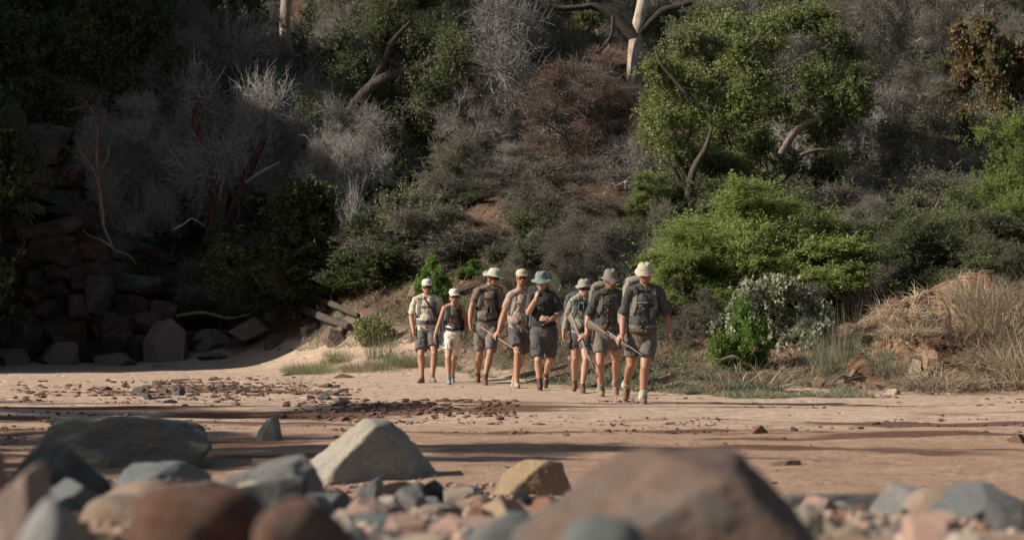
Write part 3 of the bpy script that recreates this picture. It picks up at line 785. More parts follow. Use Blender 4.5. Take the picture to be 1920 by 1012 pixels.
    # rubble on the slope behind the hikers
    for i in range(130):
        y = U(42, 54); u = U(560, 1220); x = (u - CU) * y / F
        if y < edge_y(x) + .5: continue
        s = .05 + .14 * rng.random() ** 2
        put_rock(RK['block'][rng.integers(6)], x, y, gh(x, y) + s * .2, s * 1.3, s, s * .8, U(0, 6.28), np.array([(.34, .2, .14), (.36, .27, .2), (.22, .13, .1)][i % 3]),
                 'loose stone on the earth slope behind the hikers', 'loose stones on the slope behind the hikers', 'stone', (U(-.4, .4), U(-.4, .4)), 'stone')

def build_cliff():
    """broken ledges of red rock: every course is laid from cracked, tilted blocks fused into one face"""
    bm = bmesh.new(); bmesh.ops.create_cube(bm, size=2); bmesh.ops.subdivide_edges(bm, edges=bm.edges[:], cuts=5, use_grid_fill=True)
    C0 = np.array([v.co[:] for v in bm.verts]); Q0 = np.array([[v.index for v in f.verts] for f in bm.faces]); bm.free()
    e = np.abs(C0); k_ = (e ** 14).sum(1) ** (1 / 14); C0 = C0 / k_[:, None] * .96
    Vs, Qs, n = [], [], 0
    rects = [(0., -.4, 9.4, 6.2)]; done = []
    while rects:
        a, b_, w_, h_ = rects.pop()
        big = w_ * h_ > U(.12, .9) or w_ > 1.9 or h_ > .9
        if big and w_ > .25 and h_ > .16:
            f = U(.28, .72)
            if w_ > h_ * U(1.2, 2.6): rects += [(a, b_, w_ * f, h_), (a + w_ * f, b_, w_ * (1 - f), h_)]
            else: rects += [(a, b_, w_, h_ * f), (a, b_ + h_ * f, w_, h_ * (1 - f))]
        else: done.append((a, b_, w_, h_))
    for a, b_, w_, h_ in done:
        f = a + w_ / 2; z = b_ + h_ / 2; lim = float(np.interp(z, [0, 1.2, 3, 6], [9.2, 7.7, 6.3, 4.4])) + .5 * float(vn(z * 2.2, 1, 0, 9))
        if f > lim: continue
        x = -16.2 + f; zz = z + .05 * f + .12 * float(vn(f * .7, z * .5, 0, 3))
        y = 55.7 + .12 * f + .10 * z ** 1.35 + .45 * float(vn(f * .5, z * .6, 0, 4)) + .30 * float(vn(f * 1.9, z * 2.1, 0, 5)) + (U(.1, .4) if rng.random() < .2 else 0) + 1.0 * max(0, f - lim + 1.0)
        dp = U(.6, 1.1); V = C0.copy()
        for _ in range(5):
            nn_ = unit(rng.normal(size=3) * (1, 1.3, 1)); dd_ = V @ nn_; cut = U(.72, 1.05); V = V - np.maximum(dd_ - cut, 0)[:, None] * nn_
        V = V * (w_ / 2 * 1.3, dp, h_ / 2 * 1.28)
        q = V * 1.9 + f * 2.1 + z * 1.3; q2 = V * 6 + z
        nz = np.stack([fbm(q[:, 0], q[:, 1], q[:, 2], 5, 5 + k) for k in range(3)], 1) * (.16, .30, .13)
        R_ = np.array(Euler((U(-.25, .15), U(-.2, .2), U(-.5, .5))).to_matrix())
        Vs.append((V + nz) @ R_.T + (x, y, zz)); Qs.append(Q0 + n); n += len(V)
    mt, tt, b = newmat('red_rock_face'); g = tt.nodes.new('ShaderNodeNewGeometry')
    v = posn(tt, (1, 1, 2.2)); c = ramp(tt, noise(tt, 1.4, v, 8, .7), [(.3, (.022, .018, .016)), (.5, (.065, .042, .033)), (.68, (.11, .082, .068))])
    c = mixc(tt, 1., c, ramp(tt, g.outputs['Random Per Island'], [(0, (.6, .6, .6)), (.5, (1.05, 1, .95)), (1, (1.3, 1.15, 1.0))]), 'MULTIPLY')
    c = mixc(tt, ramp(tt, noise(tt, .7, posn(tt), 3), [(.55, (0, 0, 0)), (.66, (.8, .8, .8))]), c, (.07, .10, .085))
    tt.links.new(c, b.inputs['Base Color']); b.inputs['Roughness'].default_value = .9
    bump(tt, b, noise(tt, 7, v, 8, .7), .8, .06)
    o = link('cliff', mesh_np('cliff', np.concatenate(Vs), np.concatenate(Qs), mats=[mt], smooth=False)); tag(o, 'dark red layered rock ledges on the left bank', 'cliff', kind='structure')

# ------------------------------------------------------------------ dead wood, made from bent rough tubes
def rough_tube(pts, rad, sides=14, sub=14, rough=.12, seed=0, fr=3.5, jag=0.):
    pts = np.array(pts, float); n = len(pts)
    tt = np.linspace(0, n - 1, (n - 1) * sub + 1); C = np.empty((len(tt), 3))
    for i, t in enumerate(tt):
        j = min(int(t), n - 2); f = t - j
        p0, p1, p2, p3 = pts[max(j - 1, 0)], pts[j], pts[j + 1], pts[min(j + 2, n - 1)]
        C[i] = .5 * ((2 * p1) + (p2 - p0) * f + (2 * p0 - 5 * p1 + 4 * p2 - p3) * f * f + (3 * p1 - p0 - 3 * p2 + p3) * f ** 3)
    R = np.interp(tt, np.arange(n), rad); T = unit(np.gradient(C, axis=0))
    ref = np.array([.2, 1., .1]) if abs(T[0][1]) < .9 else np.array([1., .1, .2])
    u = unit(np.cross(T, ref)); v = np.cross(T, u); a = np.arange(sides) * 2 * pi / sides
    along = np.cumsum(np.r_[0, np.linalg.norm(np.diff(C, axis=0), axis=1)])
    g = fbm(np.cos(a)[None] * 1.6 + seed, np.sin(a)[None] * 1.6, along[:, None] * .6 * fr / 3.5, 4, seed)
    RR = R[:, None] * (1 + rough * 3 * g)
    V = C[:, None] + RR[..., None] * (np.cos(a)[None, :, None] * u[:, None] + np.sin(a)[None, :, None] * v[:, None])
    if jag: V[-1] += T[-1] * (jag * rng.uniform(-1, 1, (sides, 1)))
    k = len(tt); V = V.reshape(-1, 3)
    i = np.arange(k - 1)[:, None] * sides; j = np.arange(sides)[None]; j2 = (j + 1) % sides
    Q = np.stack([i + j, i + j2, i + sides + j2, i + sides + j], -1).reshape(-1, 4)
    V = np.vstack([V, C[0], C[-1]]); nb = k * sides
    capq = [[nb, j_, (j_ + 1) % sides, nb] for j_ in range(0)]
    tri1 = [[nb, (q + 1) % sides, q] for q in range(sides)]; tri2 = [[nb + 1, nb - sides + q, nb - sides + (q + 1) % sides] for q in range(sides)]
    return V, Q, np.array(tri1 + tri2)

def wood(name, parts, mats, parent=None):
    """parts: (pts, radii, material index, rough, sides)"""
    Vs, Qs, Ts, M1, M2, n = [], [], [], [], [], 0
    for k, (pts, rad, mi, ro, sd) in enumerate(parts):
        V, Q, T = rough_tube([tuple(p) for p in pts], rad, sd, rough=ro, seed=k * 7 + len(pts), jag=.6 * rad[-1])
        Vs.append(V); Qs.append(Q + n); Ts.append(T + n); M1 += [mi] * len(Q); M2 += [mi] * len(T); n += len(V)
    return link(name, mesh_np(name, np.concatenate(Vs), np.concatenate(Qs), np.concatenate(Ts), mats, M1 + M2), parent)

def px_line(L, d0):
    out = []
    for q in L:
        u, v = q[0], q[1]; out.append(P(u, v, d0 + (q[2] if len(q) > 2 else 0) if d0 else dpx(u, v + 7)) + Vector((0, 0, 0 if d0 else .16)))
    return out

def build_deadwood():
    d = 58.6
    k = F / d
    o = wood('dead_tree', [
        (px_line([(410, 480), (404, 440), (402, 390), (400, 345), (393, 300), (376, 262), (366, 225), (374, 195), (386, 183)], d), [.26, .19, .14, .12, .105, .10, .09, .07, .02], 0, .30, 14),
        (px_line([(412, 470), (426, 420), (440, 380), (462, 330), (480, 290), (492, 268), (500, 255)], d), [.22, .19, .16, .12, .09, .06, .01], 0, .34, 14),
        (px_line([(398, 300), (396, 268), (390, 232), (387, 210)], d + .1), [.05, .035, .025, .01], 1, .1, 8),
        (px_line([(376, 262), (384, 240), (398, 226)], d), [.035, .025, .01], 1, .1, 8), (px_line([(480, 290), (470, 272), (474, 258)], d), [.05, .03, .008], 0, .2, 8),
        (px_line([(393, 300), (382, 290), (372, 270), (360, 262)], d), [.04, .03, .02, .006], 1, .1, 8), (px_line([(440, 380), (452, 372), (470, 374), (488, 362)], d), [.05, .03, .02, .005], 1, .1, 8),
        (px_line([(405, 480), (413, 430), (414, 400), (426, 350)], d - .2), [.22, .17, .14, .04], 1, .3, 12),
    ], [BK_RED, BK_DARK])
    tag(o, 'broken dead tree with two split reddish trunks standing in deep shade', 'dead tree')
    b = wood('branch', [(px_line([(461, 343), (478, 330), (500, 317), (525, 304)], d - .3), [.04, .045, .04, .02], 0, .15, 10)], [BK_SILV], None)
    b.parent = o
    o2 = wood('dead_sapling', [
        (px_line([(193, 415), (188, 370), (180, 330), (163, 300), (148, 280)], 56.4), [.055, .05, .04, .03, .012], 0, .18, 8),
        (px_line([(186, 340), (181, 300), (183, 250), (176, 215), (160, 190)], 56.4), [.04, .035, .028, .02, .008], 0, .18, 8),
        (px_line([(183, 250), (195, 228), (199, 200)], 56.4), [.02, .014, .005], 0, .1, 6), (px_line([(180, 330), (200, 300), (205, 270), (222, 240)], 56.4), [.02, .018, .012, .004], 0, .1, 6),
        (px_line([(194, 400), (195, 425), (206, 450), (214, 468), (240, 478), (255, 495)], 56.2), [.04, .032, .03, .026, .02, .008], 0, .2, 8),
        (px_line([(214, 466), (190, 450), (165, 440), (148, 420)], 56.2), [.026, .022, .016, .006], 0, .2, 8)], [BK_SILV])
    o2.data.materials.clear(); o2.data.materials.append(BK_BRWN); tag(o2, 'thin pale leaning stem with crooked roots hanging down the dark rock face', 'dead sapling')
    for L, r, lab, mt in [([(470, 540), (520, 565), (580, 598), (655, 626)], [.09, .11, .10, .07], 'long weathered grey log sloping down to the sand beside the flower shrub', BK_DARK),
                          ([(592, 570), (625, 585), (672, 606)], [.055, .07, .05], 'shorter dead log lying above the long grey log', BK_DARK),
                          ([(330, 592), (380, 586), (430, 596), (470, 588)], [.03, .04, .03, .015], 'thin crooked dead branch lying over the dark boulders', BK_BRWN),
                          ([(325, 430), (345, 420), (360, 410), (385, 424)], [.018, .018, .014, .005], 'small pale dead branch in deep shade left of the dead tree', BK_SILV),
                          ([(1385, 672, 0), (1372, 668), (1352, 674), (1335, 671)], [.02, .022, .018, .01], 'short dry stick on the sand behind the leading hiker', BK_BRWN),
                          ([(1498, 735), (1535, 743), (1575, 750)], [.015, .014, .008], 'thin dry stick on the sand at the end of the herb mat', BK_BRWN)]:
        dd = 0 if r[0] > .05 else (56 if L[0][1] < 640 else 34.5)
        g = wood('log' if r[0] > .05 else 'dead_branch', [(px_line(L, dd), r, 0, .18, 12)], [mt]); tag(g, lab, 'log' if r[0] > .05 else 'dead branch')
    def twigs_on(par, L, d0, n, Lt, r, mat):
        pts = np.array([tuple(p) for p in px_line(L, d0)]); i = rng.integers(0, len(pts) - 1, n); t = U(0, 1, n)[:, None]
        A = pts[i] * (1 - t) + pts[i + 1] * t; ax_ = unit(pts[i + 1] - pts[i])
        tw = run_twigs(A, unit(rng.normal(size=(n, 3)) + .6 * ax_ + (0, 0, .3)), Lt * U(.4, 1.2, n), np.full(n, r), 4, .35, .05)
        t2 = spurs2(tw, n * 4, Lt * .5, r * .6); ac = Acc(); ac.twigs(tw); ac.twigs(t2)
        link('twigs', ac.mesh('twigs', [mat]), par)
    twigs_on(o, [(400, 345), (393, 300), (376, 262), (366, 225), (386, 183)], 58.6, 34, .8, .012, BK_GREY)
    twigs_on(o, [(440, 380), (462, 330), (492, 268)], 58.6, 22, .6, .010, BK_GREY)
    twigs_on(o2, [(188, 370), (180, 330), (163, 300), (148, 280)], 56.4, 26, .6, .010, BK_BRWN)
    twigs_on(o2, [(181, 300), (183, 250), (176, 215), (160, 190)], 56.4, 26, .7, .010, BK_BRWN)
    for nm_, mt_, segs in (('large dark green thorn tree', BK_DARK, [([(640, 240), (660, 205), (690, 168), (730, 142), (785, 130), (840, 96)], 60.5, [.17, .16, .15, .14, .12, .05]), ([(690, 168), (720, 120), (735, 80), (770, 40)], 60.6, [.1, .09, .07, .03]), ([(785, 130), (830, 135), (870, 120), (905, 125)], 60.4, [.07, .06, .05, .02])]),
                           ('tallest fresh green leafy tree', BK_BRWN, [([(1465, 290), (1485, 255), (1510, 232), (1540, 222)], 52.6, [.09, .085, .07, .03]), ([(1500, 292), (1530, 282), (1560, 284), (1600, 300)], 52.6, [.05, .045, .035, .012])]),
                           ('tall many-stemmed leafy tree', BK_DARK, [([(1300, 420), (1292, 370), (1300, 320), (1322, 280), (1335, 240)], 50.6, [.10, .09, .08, .06, .03]), ([(1296, 350), (1275, 340), (1262, 315), (1240, 300)], 50.6, [.06, .05, .04, .015]), ([(1290, 180), (1265, 150), (1240, 120), (1228, 90)], 50.8, [.05, .045, .035, .01])])):
        tr_ = [q for q in bpy.data.objects if q.parent is None and str(q.get('label', '')).startswith(nm_)][0]; bpy.context.view_layer.update()
        for L, d_, r_ in segs:
            lb = wood('limb', [(px_line(L, d_), r_, 0, .14, 12)], [mt_]); lb.parent = tr_; lb.matrix_parent_inverse = tr_.matrix_world.inverted()
    # pale trunks high on the slope
    t = empty('tree', P(535, 75, 88)); 
    o = wood('trunk', [(px_line([(537, 110), (535, 70), (534, 40), (536, 5), (537, -60), (540, -110)], 88), [.24, .215, .2, .2, .19, .17], 0, .05, 18),
                       (px_line([(537, 14), (545, 6), (552, -20)], 88), [.05, .045, .04], 0, .05, 8)], [BK_PALE])
    o.parent = t; o.location = -t.location
    cr = link('crown', PL['big0']['crown'], t); cr.location = (0, 0, 3.0); cr.scale = (.9, .9, .6)
    tag(t, 'straight pale tree trunk rising out of the top of the photo left of centre', 'tree')
    t = empty('tree', P(1200, 70, 69))
    o = wood('trunk', [(px_line([(1186, 250), (1190, 150), (1192, 90), (1195, 60), (1200, 30), (1206, 0), (1208, -60), (1205, -130)], 69), [.27, .25, .22, .17, .155, .16, .16, .15], 0, .08, 18),], [BK_PALE])
    o.parent = t; o.location = -t.location
    o = wood('limb', [(px_line([(1192, 70), (1172, 50), (1150, 30), (1115, 12), (1090, 14), (1050, 16), (1022, 6), (985, 4)], 69), [.2, .19, .16, .13, .09, .085, .07, .03], 0, .12, 12),
                      (px_line([(1200, 62), (1225, 36), (1245, 20), (1275, 12), (1300, 5), (1340, 16)], 69), [.15, .13, .11, .09, .07, .02], 0, .12, 12),
                      (px_line([(1115, 12), (1105, 4), (1100, -15)], 69), [.1, .09, .05], 0, .1, 10),
                      (px_line([(1150, 30), (1145, 70), (1120, 100), (1095, 118), (1075, 128), (1050, 118)], 68.6), [.06, .055, .06, .08, .07, .02], 0, .12, 10)], [BK_DARK])
    o.parent = t; o.location = -t.location
    cr = link('crown', PL['big1']['crown'], t); cr.location = (0, .5, 2.6); cr.scale = (.9, .9, .6)
    tag(t, 'large pale-trunked tree with heavy dark limbs at the top edge', 'tree')
# ------------------------------------------------------------------ planting plan
def build_veg():
    T = dict(name='tree', cat='tree')
    px = put_px
    KN = {'dar': 'dark green', 'gre': 'grey twiggy', 'scr': 'pale grey', 'dul': 'olive green', 'bar': 'bare silvery', 'oli': 'dull green', 'bro': 'fresh green', 'vivi': 'vivid'}
    def where(u):
        for m, w_ in ((130, 'over the far left rock face'), (300, 'above the rock face'), (470, 'behind the broken dead tree'), (640, 'behind the silvery tangle'), (820, 'behind the large thorn tree'),
                      (980, 'above the man in the beige cap'), (1150, 'behind the dry brown trees'), (1300, 'above the leading hiker'), (1450, 'above the brightest acacia'), (1620, 'behind the arching leafy tree'), (1770, 'behind the grey spreading tree')):
            if u < m: return w_
        return 'near the rusty tree'
    # right-hand greenery
    px('softacacia', 1350, 42.0, 385, 330, rz=2.2, name='acacia_tree', cat='acacia', label='soft green acacia filling the left side of the brightest one')
    px('softacacia', 1450, 43.2, 335, 430, rz=1, name='acacia_tree', cat='acacia', label='soft green drooping acacia spreading low behind the brightest one')
    px('acacia0', 1405, 42.3, 308, 450, rz=0.3, name='acacia_tree', cat='acacia', label='bright lime green feathery acacia, the brightest tree, just right of the leading hiker')
    px('acacia1', 1310, 41.0, 425, 270, rz=2.0, name='acacia_tree', cat='acacia', label='low bright green acacia spreading in front of the brightest tree at hat height')
    px('dull0', 1590, 44.0, 395, 330, rz=1.0, name='acacia_tree', cat='acacia', label='dull dark green acacia right behind the silver-leaved shrub')
    px('dull0', 1660, 46.0, 370, 300, rz=1.9, name='acacia_tree', cat='acacia', label='broad dull green acacia between the silver-leaved shrub and the right bank')
    px('dull1', 1800, 47.0, 340, 280, rz=.9, name='acacia_tree', cat='acacia', label='pale olive acacia left of the tall feathery one at the right edge')
    px('dull1', 1740, 43.0, 400, 330, rz=2.4, name='acacia_tree', cat='acacia', label='dull olive acacia arching over the red earth bank')
    px('dull0', 1870, 43.5, 380, 260, rz=4.0, name='acacia_tree', cat='acacia', label='olive acacia behind the tall dry grass at the right edge')
    px('acacia1', 1885, 48.0, 215, 230, rz=4.4, name='acacia_tree', cat='acacia', label='fresh green feathery acacia high at the right edge')
    px('acacia0', 1900, 45.0, 330, 230, rz=3.4, name='acacia_tree', cat='acacia', label='fresh green acacia below the tall feathery one at the right edge')
    px('dull1', 1500, 46.0, 340, 170, rz=.4, name='acacia_tree', cat='acacia', label='slender dull acacia at the right shoulder of the brightest acacia')
    px('broad0', 1275, 52.0, 60, 270, rz=0.5, label='tall many-stemmed leafy tree directly behind the leading hiker', **T)
    px('broad1', 1395, 53.5, 40, 300, rz=2.5, label='tall leafy tree with an open dark branched crown above the brightest acacia', **T)
    px('broad0', 1545, 54.5, 15, 300, rz=3.6, label='tallest fresh green leafy tree with an arching limb, right of centre', **T)
    px('broad1', 1215, 50.5, 330, 150, rz=1.3, label='small leafy tree with low green foliage behind the hat of the leading hiker', **T)
    px('greyt0', 1690, 60, 150, 240, rz=1.1, label='grey leafless spreading tree between the tall green tree and the right edge', **T)
    px('greyt1', 1660, 53, 300, 220, rz=2.0, label='low grey twiggy tree below the grey leafless spreading tree', **T)
    px('greyt0', 1790, 52, 330, 220, rz=4.1, label='grey-green twiggy tree above the olive acacia on the right', **T)
    px('rust', 1880, 57, 20, 230, rz=.4, label='rusty brown leafed tree in the upper right corner', **T)
    px('rust', 1830, 60, 70, 170, rz=2.4, label='smaller brown and green leafed tree left of the rusty one', **T)
    px('dull0', 1740, 66, 40, 240, rz=5, label='pale green feathery tree high on the slope on the right', **T)
    px('broad1', 1800, 70, -20, 220, rz=2, label='leafy tree on the skyline left of the rusty tree', **T)
    # centre
    px('brown', 1085, 57, 100, 270, rz=.8, label='tall dry brown twiggy tree in the centre behind the hikers', **T)
    px('brown', 1160, 61, 150, 190, rz=2.8, label='dry brown tree right behind the tall brown one', **T)
    px('greyt0', 940, 62, 120, 230, rz=.2, label='grey-green open tree left of the tall brown one', **T)
    px('bare0', 960, 58, 260, 190, rz=1.5, label='grey bare thicket tree with crooked branches at centre', **T)
    px('bare1', 1000, 56, 340, 170, rz=3.2, name='dead_tree', cat='dead tree', label='bare bush with pale broken branches below the tall brown tree')
    px('bigbare', 960, 80, 20, 400, rz=1.5, name='dead_tree', cat='dead tree', label='wide leafless tree with black branches high at centre')
    px('bigbare', 1330, 82, -10, 380, rz=3.5, name='dead_tree', cat='dead tree', label='wide leafless tree near the top edge right of the pale-trunked large tree')
    px('olive0', 990, 50, 388, 170, rz=1, label='rounded grey-olive bush behind the man with his hand at his mouth')
    px('scrub0', 1075, 50, 400, 180, rz=2, label='twiggy grey bush behind the two hatted riflemen')
    px('scrub1', 1150, 47, 430, 160, rz=3, label='grey twiggy bush left of the bright acacia')
    px('scrub2', 1050, 46, 470, 150, rz=1, label='low dry grey bush just behind the hikers hats')
    px('scrub1', 960, 47.5, 478, 120, rz=4, label='low dry grey bush behind the man in the beige cap')
    px('vivid', 812, 49.5, 488, 70, rz=0, label='vivid green bushy shrub behind the man in the white cap')
    px('vivid', 886, 51, 490, 62, rz=2, label='vivid green shrub between the woman in the visor cap and the tall man')
    px('olive1', 882, 53, 455, 80, rz=2, label='olive shrub above the vivid green one beside the tall man')
    px('vivid', 1112, 48, 486, 54, rz=4, label='small vivid green shrub just above the woman in the sun hat')
    # the dark big tree and silver bush, left of centre
    px('big0', 745, 66, -10, 330, rz=.7, label='large dark green thorn tree with an arching trunk left of centre', **T)
    px('big1', 830, 72, 40, 240, rz=2.7, label='dark green tree right of the large thorn tree', **T)
    px('bare2', 620, 60.5, 175, 250, rz=.9, name='dead_tree', cat='dead tree', label='silvery bare bush, a tangle of pale leafless branches left of the large thorn tree')
    px('bare0', 690, 61.5, 215, 170, rz=2.9, name='dead_tree', cat='dead tree', label='silvery bare bush right beside the pale leafless tangle')
    px('bare1', 560, 63, 150, 160, rz=1.9, name='dead_tree', cat='dead tree', label='thin silvery bush above and left of the pale leafless tangle')
    px('stems', 662, 54, 352, 120, rz=1, label='upright bare-twigged shrub in front of the dark slope')
    px('upright', 762, 53.5, 358, 130, rz=0, label='upright shrub with olive leaves on long stems behind the white-capped man')
    px('dark0', 700, 52.5, 450, 210, rz=0, label='dark leafy undergrowth bush below the upright olive shrub')
    px('dark1', 620, 54.5, 470, 200, rz=1, label='dark leafy bush above the fallen logs')
    px('scrub2', 560, 55, 420, 170, rz=1, label='dim dry bush right of the broken dead tree')
    px('scrub0', 790, 56, 440, 140, rz=5, label='dark twiggy bush right of the upright olive shrub')
    px('flower', 695, 48.6, 592, 80, rz=0, label='small leafy shrub with white blossoms at the sand edge')
    px('olive1', 1270, 40.5, 520, 150, rz=0, label='grey-green soft bush directly right of the leading hiker')
    px('scrub1', 1320, 39.5, 545, 130, rz=3, label='grey twiggy low bush between the leading hiker and the silver-leaved shrub')
    px('silver', 1450, 38.6, 497, 200, rz=0, label='silver-leaved shrub with large pale leaves below the bright acacia')
    px('silver', 1385, 39.2, 548, 130, rz=2, label='smaller silver-leaved shrub at the left of the large one')
    px('vivid', 1388, 37.2, 578, 78, rz=1, label='vivid green shrub at the foot of the silver-leaved shrub')
    px('scrub2', 1530, 38.6, 545, 130, rz=1, label='dry grey bush right of the silver-leaved shrub')
    px('scrub0', 1610, 41, 480, 160, rz=2, label='grey twiggy bush under the dull dark acacia')
    # left dark thicket
    left = [('dark0', 60, 60.5, 10, 260), ('dark1', 190, 62, -20, 260), ('greyt1', 300, 63, 40, 230), ('dark1', 30, 58.5, 190, 220), ('greyt0', 130, 60, 130, 240), ('bare0', 210, 58.8, 215, 210), ('bare1', 290, 60, 180, 200),
            ('bare2', 340, 62, 130, 200), ('dark0', 400, 67, 50, 220), ('greyt0', 450, 66, 80, 200), ('scrub1', 300, 61, 330, 200), ('scrub0', 450, 59.8, 400, 200), ('dark1', 520, 62, 330, 160), ('scrub2', 90, 58.8, 280, 170), ('bare1', 480, 63, 190, 180), ('scrub2', 200, 58.3, 300, 150)]
    for i, (k, u, d, vt, wp) in enumerate(left):
        px(k, u, d, vt, wp, label='dim %s %s in the dark thicket, %s' % (KN[k[:3]], 'tree' if k[:3] in ('dar', 'gre') else 'bush', where(u)), group='trees and bushes of the dark left thicket', cat='tree' if k[:3] in ('dar', 'gre') else 'bush', name='tree' if k[:3] in ('dar', 'gre') else 'bush')
    for i in range(34):
        x = U(-13.5, -5.2); y = U(57.5, 67); k = ['dark0', 'dark1', 'greyt0', 'scrub0', 'greyt1', 'bare1', 'scrub1'][i % 7]; tr = k[:3] in ('dar', 'gre'); u = CU + x * F / y
        put_plant(k, x, y, W=U(1.8, 3.2), H=U(1.4, 2.8), label='dim %s %s in the dark thicket, %s' % (KN[k[:3]], 'tree' if tr else 'bush', where(u)), group='trees and bushes of the dark left thicket', cat='tree' if tr else 'bush', name='tree' if tr else 'bush')
    for x, y, Wd, Hh in ((-13.6, 52.5, 3.2, 6.5), (-12.9, 56.0, 3.6, 7.0), (-12.4, 54.0, 1.6, 2.0)):  # dark trees at the frame edge, added to shade the rock face
        put_plant('dark1', x, y, W=Wd, H=Hh, label='dark tree added over the left edge of the rock face to shade it', group='trees added to shade the rock face', cat='tree', name='tree')
    # shaded undergrowth on the lower slope
    for i in range(46):
        y = U(53, 66); u = U(260, 900); x = (u - CU) * y / F
        if y < float(edge_y(x)) + 3.4: continue
        k = ['dark0', 'scrub0', 'scrub1', 'dark1', 'olive0', 'scrub2'][i % 6]
        put_plant(k, x, y, W=U(1.1, 2.2), H=U(.6, 1.5), label='low %s bush in the shaded undergrowth, %s' % (KN[k[:3]], where(u)), group='low bushes of the shaded slope')
    # scrub of the upper slopes, row behind row
    zone = lambda u: 'left' if u < 640 else ('centre' if u < 1180 else 'right')
    kinds = {'left': ['dark0', 'greyt0', 'greyt1', 'dark1', 'scrub0', 'dull0', 'bare2'], 'centre': ['greyt1', 'dull1', 'scrub1', 'olive0', 'bare0', 'greyt0', 'broad0', 'dull0'], 'right': ['dull0', 'greyt0', 'broad1', 'scrub0', 'dull1', 'olive1', 'greyt1', 'scrub2', 'bare1']}
    nm = {'left': 'upper left slope', 'centre': 'upper middle slope', 'right': 'upper right slope'}
    y = 46.5
    i = 0
    while y < 108:
        hw = .235 * y; x = -hw + U(0, 1.5)
        while x < hw:
            u = CU + x * F / y; z = zone(u); k = kinds[z][rng.integers(len(kinds[z]))] if not (960 < u < 1200 and y < 60) else ['scrub0', 'greyt1', 'scrub2', 'bare1', 'greyt0'][rng.integers(5)]
            if u < 960 and y < 61: k = ['scrub0', 'greyt1', 'scrub1', 'dark1', 'bare2'][rng.integers(5)]
            if rng.random() < .12 or (1090 < u < 1300 and 56 < y < 69) or (490 < u < 585 and y > 70): x += 1.5; continue
            if y < float(edge_y(x)) + 3.2: x += 1.0; continue
            if y < 60 and ((u < 640 and rng.random() < .6) or (785 < u < 1010 and y < 56) or (u > 1180 and y < 50)): x += 1.2; continue
            yy = y + U(-1.5, 1.5); Wd = U(2.4, 4.4); Hh = (U(1.8, 3.6) if k[:3] in ('scr', 'oli', 'bar') else U(2.8, 4.6)) * (.5 if 960 < u < 1200 and y < 60 else .62 if y < 54 else .9 if y < 60 else 1.25)
            tr = k[:3] in ('gre', 'dul', 'bro', 'dar')
            pq = (gh(x, yy) - CAMZ) * F / yy; vb = 605 - pq
            put_plant(k, x, yy, W=Wd, H=Hh, label='%s%s %s %s, %s, %s' % ('tall ' if Hh > 3.7 else 'low ' if Hh < 2.2 else '', 'wide' if Wd > 3.4 else 'narrow', KN[k[:3]], 'tree' if tr else 'bush', 'by the top edge' if vb < 110 else ('high on the slope' if vb < 230 else ('halfway up the slope' if vb < 360 else 'low on the slope')), where(u)),
                      group='scrub of the ' + nm[z], cat='tree' if tr else 'bush', name='tree' if tr else 'bush')
            x += Wd * U(.5, .85) * (1 if y > 70 else 1.2); i += 1
        y += 3.2 if y > 60 else 3.0
    # leafless trees standing through the scrub
    for i, (u, d, vt, wp) in enumerate([(880, 59, 150, 190), (930, 63, 90, 230), (1020, 60, 170, 200), (1150, 60, 260, 120), (1010, 66, 60, 230), (1660, 58, 170, 200), (1720, 61, 130, 220), (1600, 60, 210, 190), (700, 60, 200, 230), (560, 61, 190, 220), (620, 58.5, 230, 200),
            (480, 60, 150, 200), (330, 61, 110, 230), (250, 60, 170, 200), (1490, 63, 110, 190), (1780, 56, 240, 190), (420, 66, 20, 240), (870, 70, 20, 260), (1560, 72, 0, 250), (1400, 68, 10, 260), (1850, 64, 100, 220)]):
        tr = ['bigbare', 'bare0', 'bare2'][i % 3]
        px(tr, u, d, vt, wp, rz=i * 1.1, name='dead_tree', cat='dead tree', group='leafless trees among the scrub', label='leafless grey tree standing %s, number of its kind' % where(u) if False else '%s leafless tree with crooked branches, %s, %s' % (['spreading', 'dense', 'tangled'][i % 3], 'high up' if vt < 100 else 'halfway up' if vt < 200 else 'lower down', where(u)))
    # near right slope filler
    for u, d, vt, wp, k in [(1240, 47, 400, 150, 'scrub2'), (1690, 48, 390, 180, 'scrub1'), (1600, 50, 350, 200, 'greyt1'), (1720, 50, 350, 180, 'olive0'), (1830, 47, 430, 170, 'olive1'), (1480, 49, 420, 160, 'scrub0'), (1900, 42, 470, 140, 'scrub2'), (1560, 43, 470, 150, 'olive0'), (1680, 42, 490, 160, 'dull1'), (1500, 60, 240, 200, 'greyt0'), (1620, 62, 170, 200, 'scrub1')]:
        px(k, u, d, vt, wp, label='%s %s bush between the acacias, %s' % ('wide' if wp > 165 else 'narrow', KN[k[:3]], where(u)), group='bushes between the acacias', cat='bush', name='bush')
    # tall slim trees standing on the left bank, out of the frame (they throw the bands of shade over the river bed)
    for k, (x, y, Wd, Hh, kd) in enumerate([(-12.1, 28.0, 2.2, 6.5, 'broad0'), (-12.5, 30.6, 3.4, 4.6, 'greyt1'), (-15.5, 27.6, 2.6, 6.5, 'broad1'), (-11.5, 22.2, 2.2, 5.6, 'broad1'), (-14.0, 21.4, 1.8, 7.2, 'greyt0'), (-10.9, 18.0, 1.5, 7.6, 'broad0'), (-8.9, 11.6, 1.3, 7.8, 'broad1'), (-5.4, 8.8, 2.4, 3.0, 'dull0'), (-6.4, 5.8, 2.2, 3.6, 'greyt0'), (-9.8, 15.2, 1.8, 4.6, 'greyt0'), (-20, 38, 3, 5, 'greyt0')]):
        put_plant(kd, x, y, W=Wd, H=Hh, label='slim tree on the left bank throwing a band of shade over the river bed', group='shade trees of the left bank', cat='tree', name='tree')
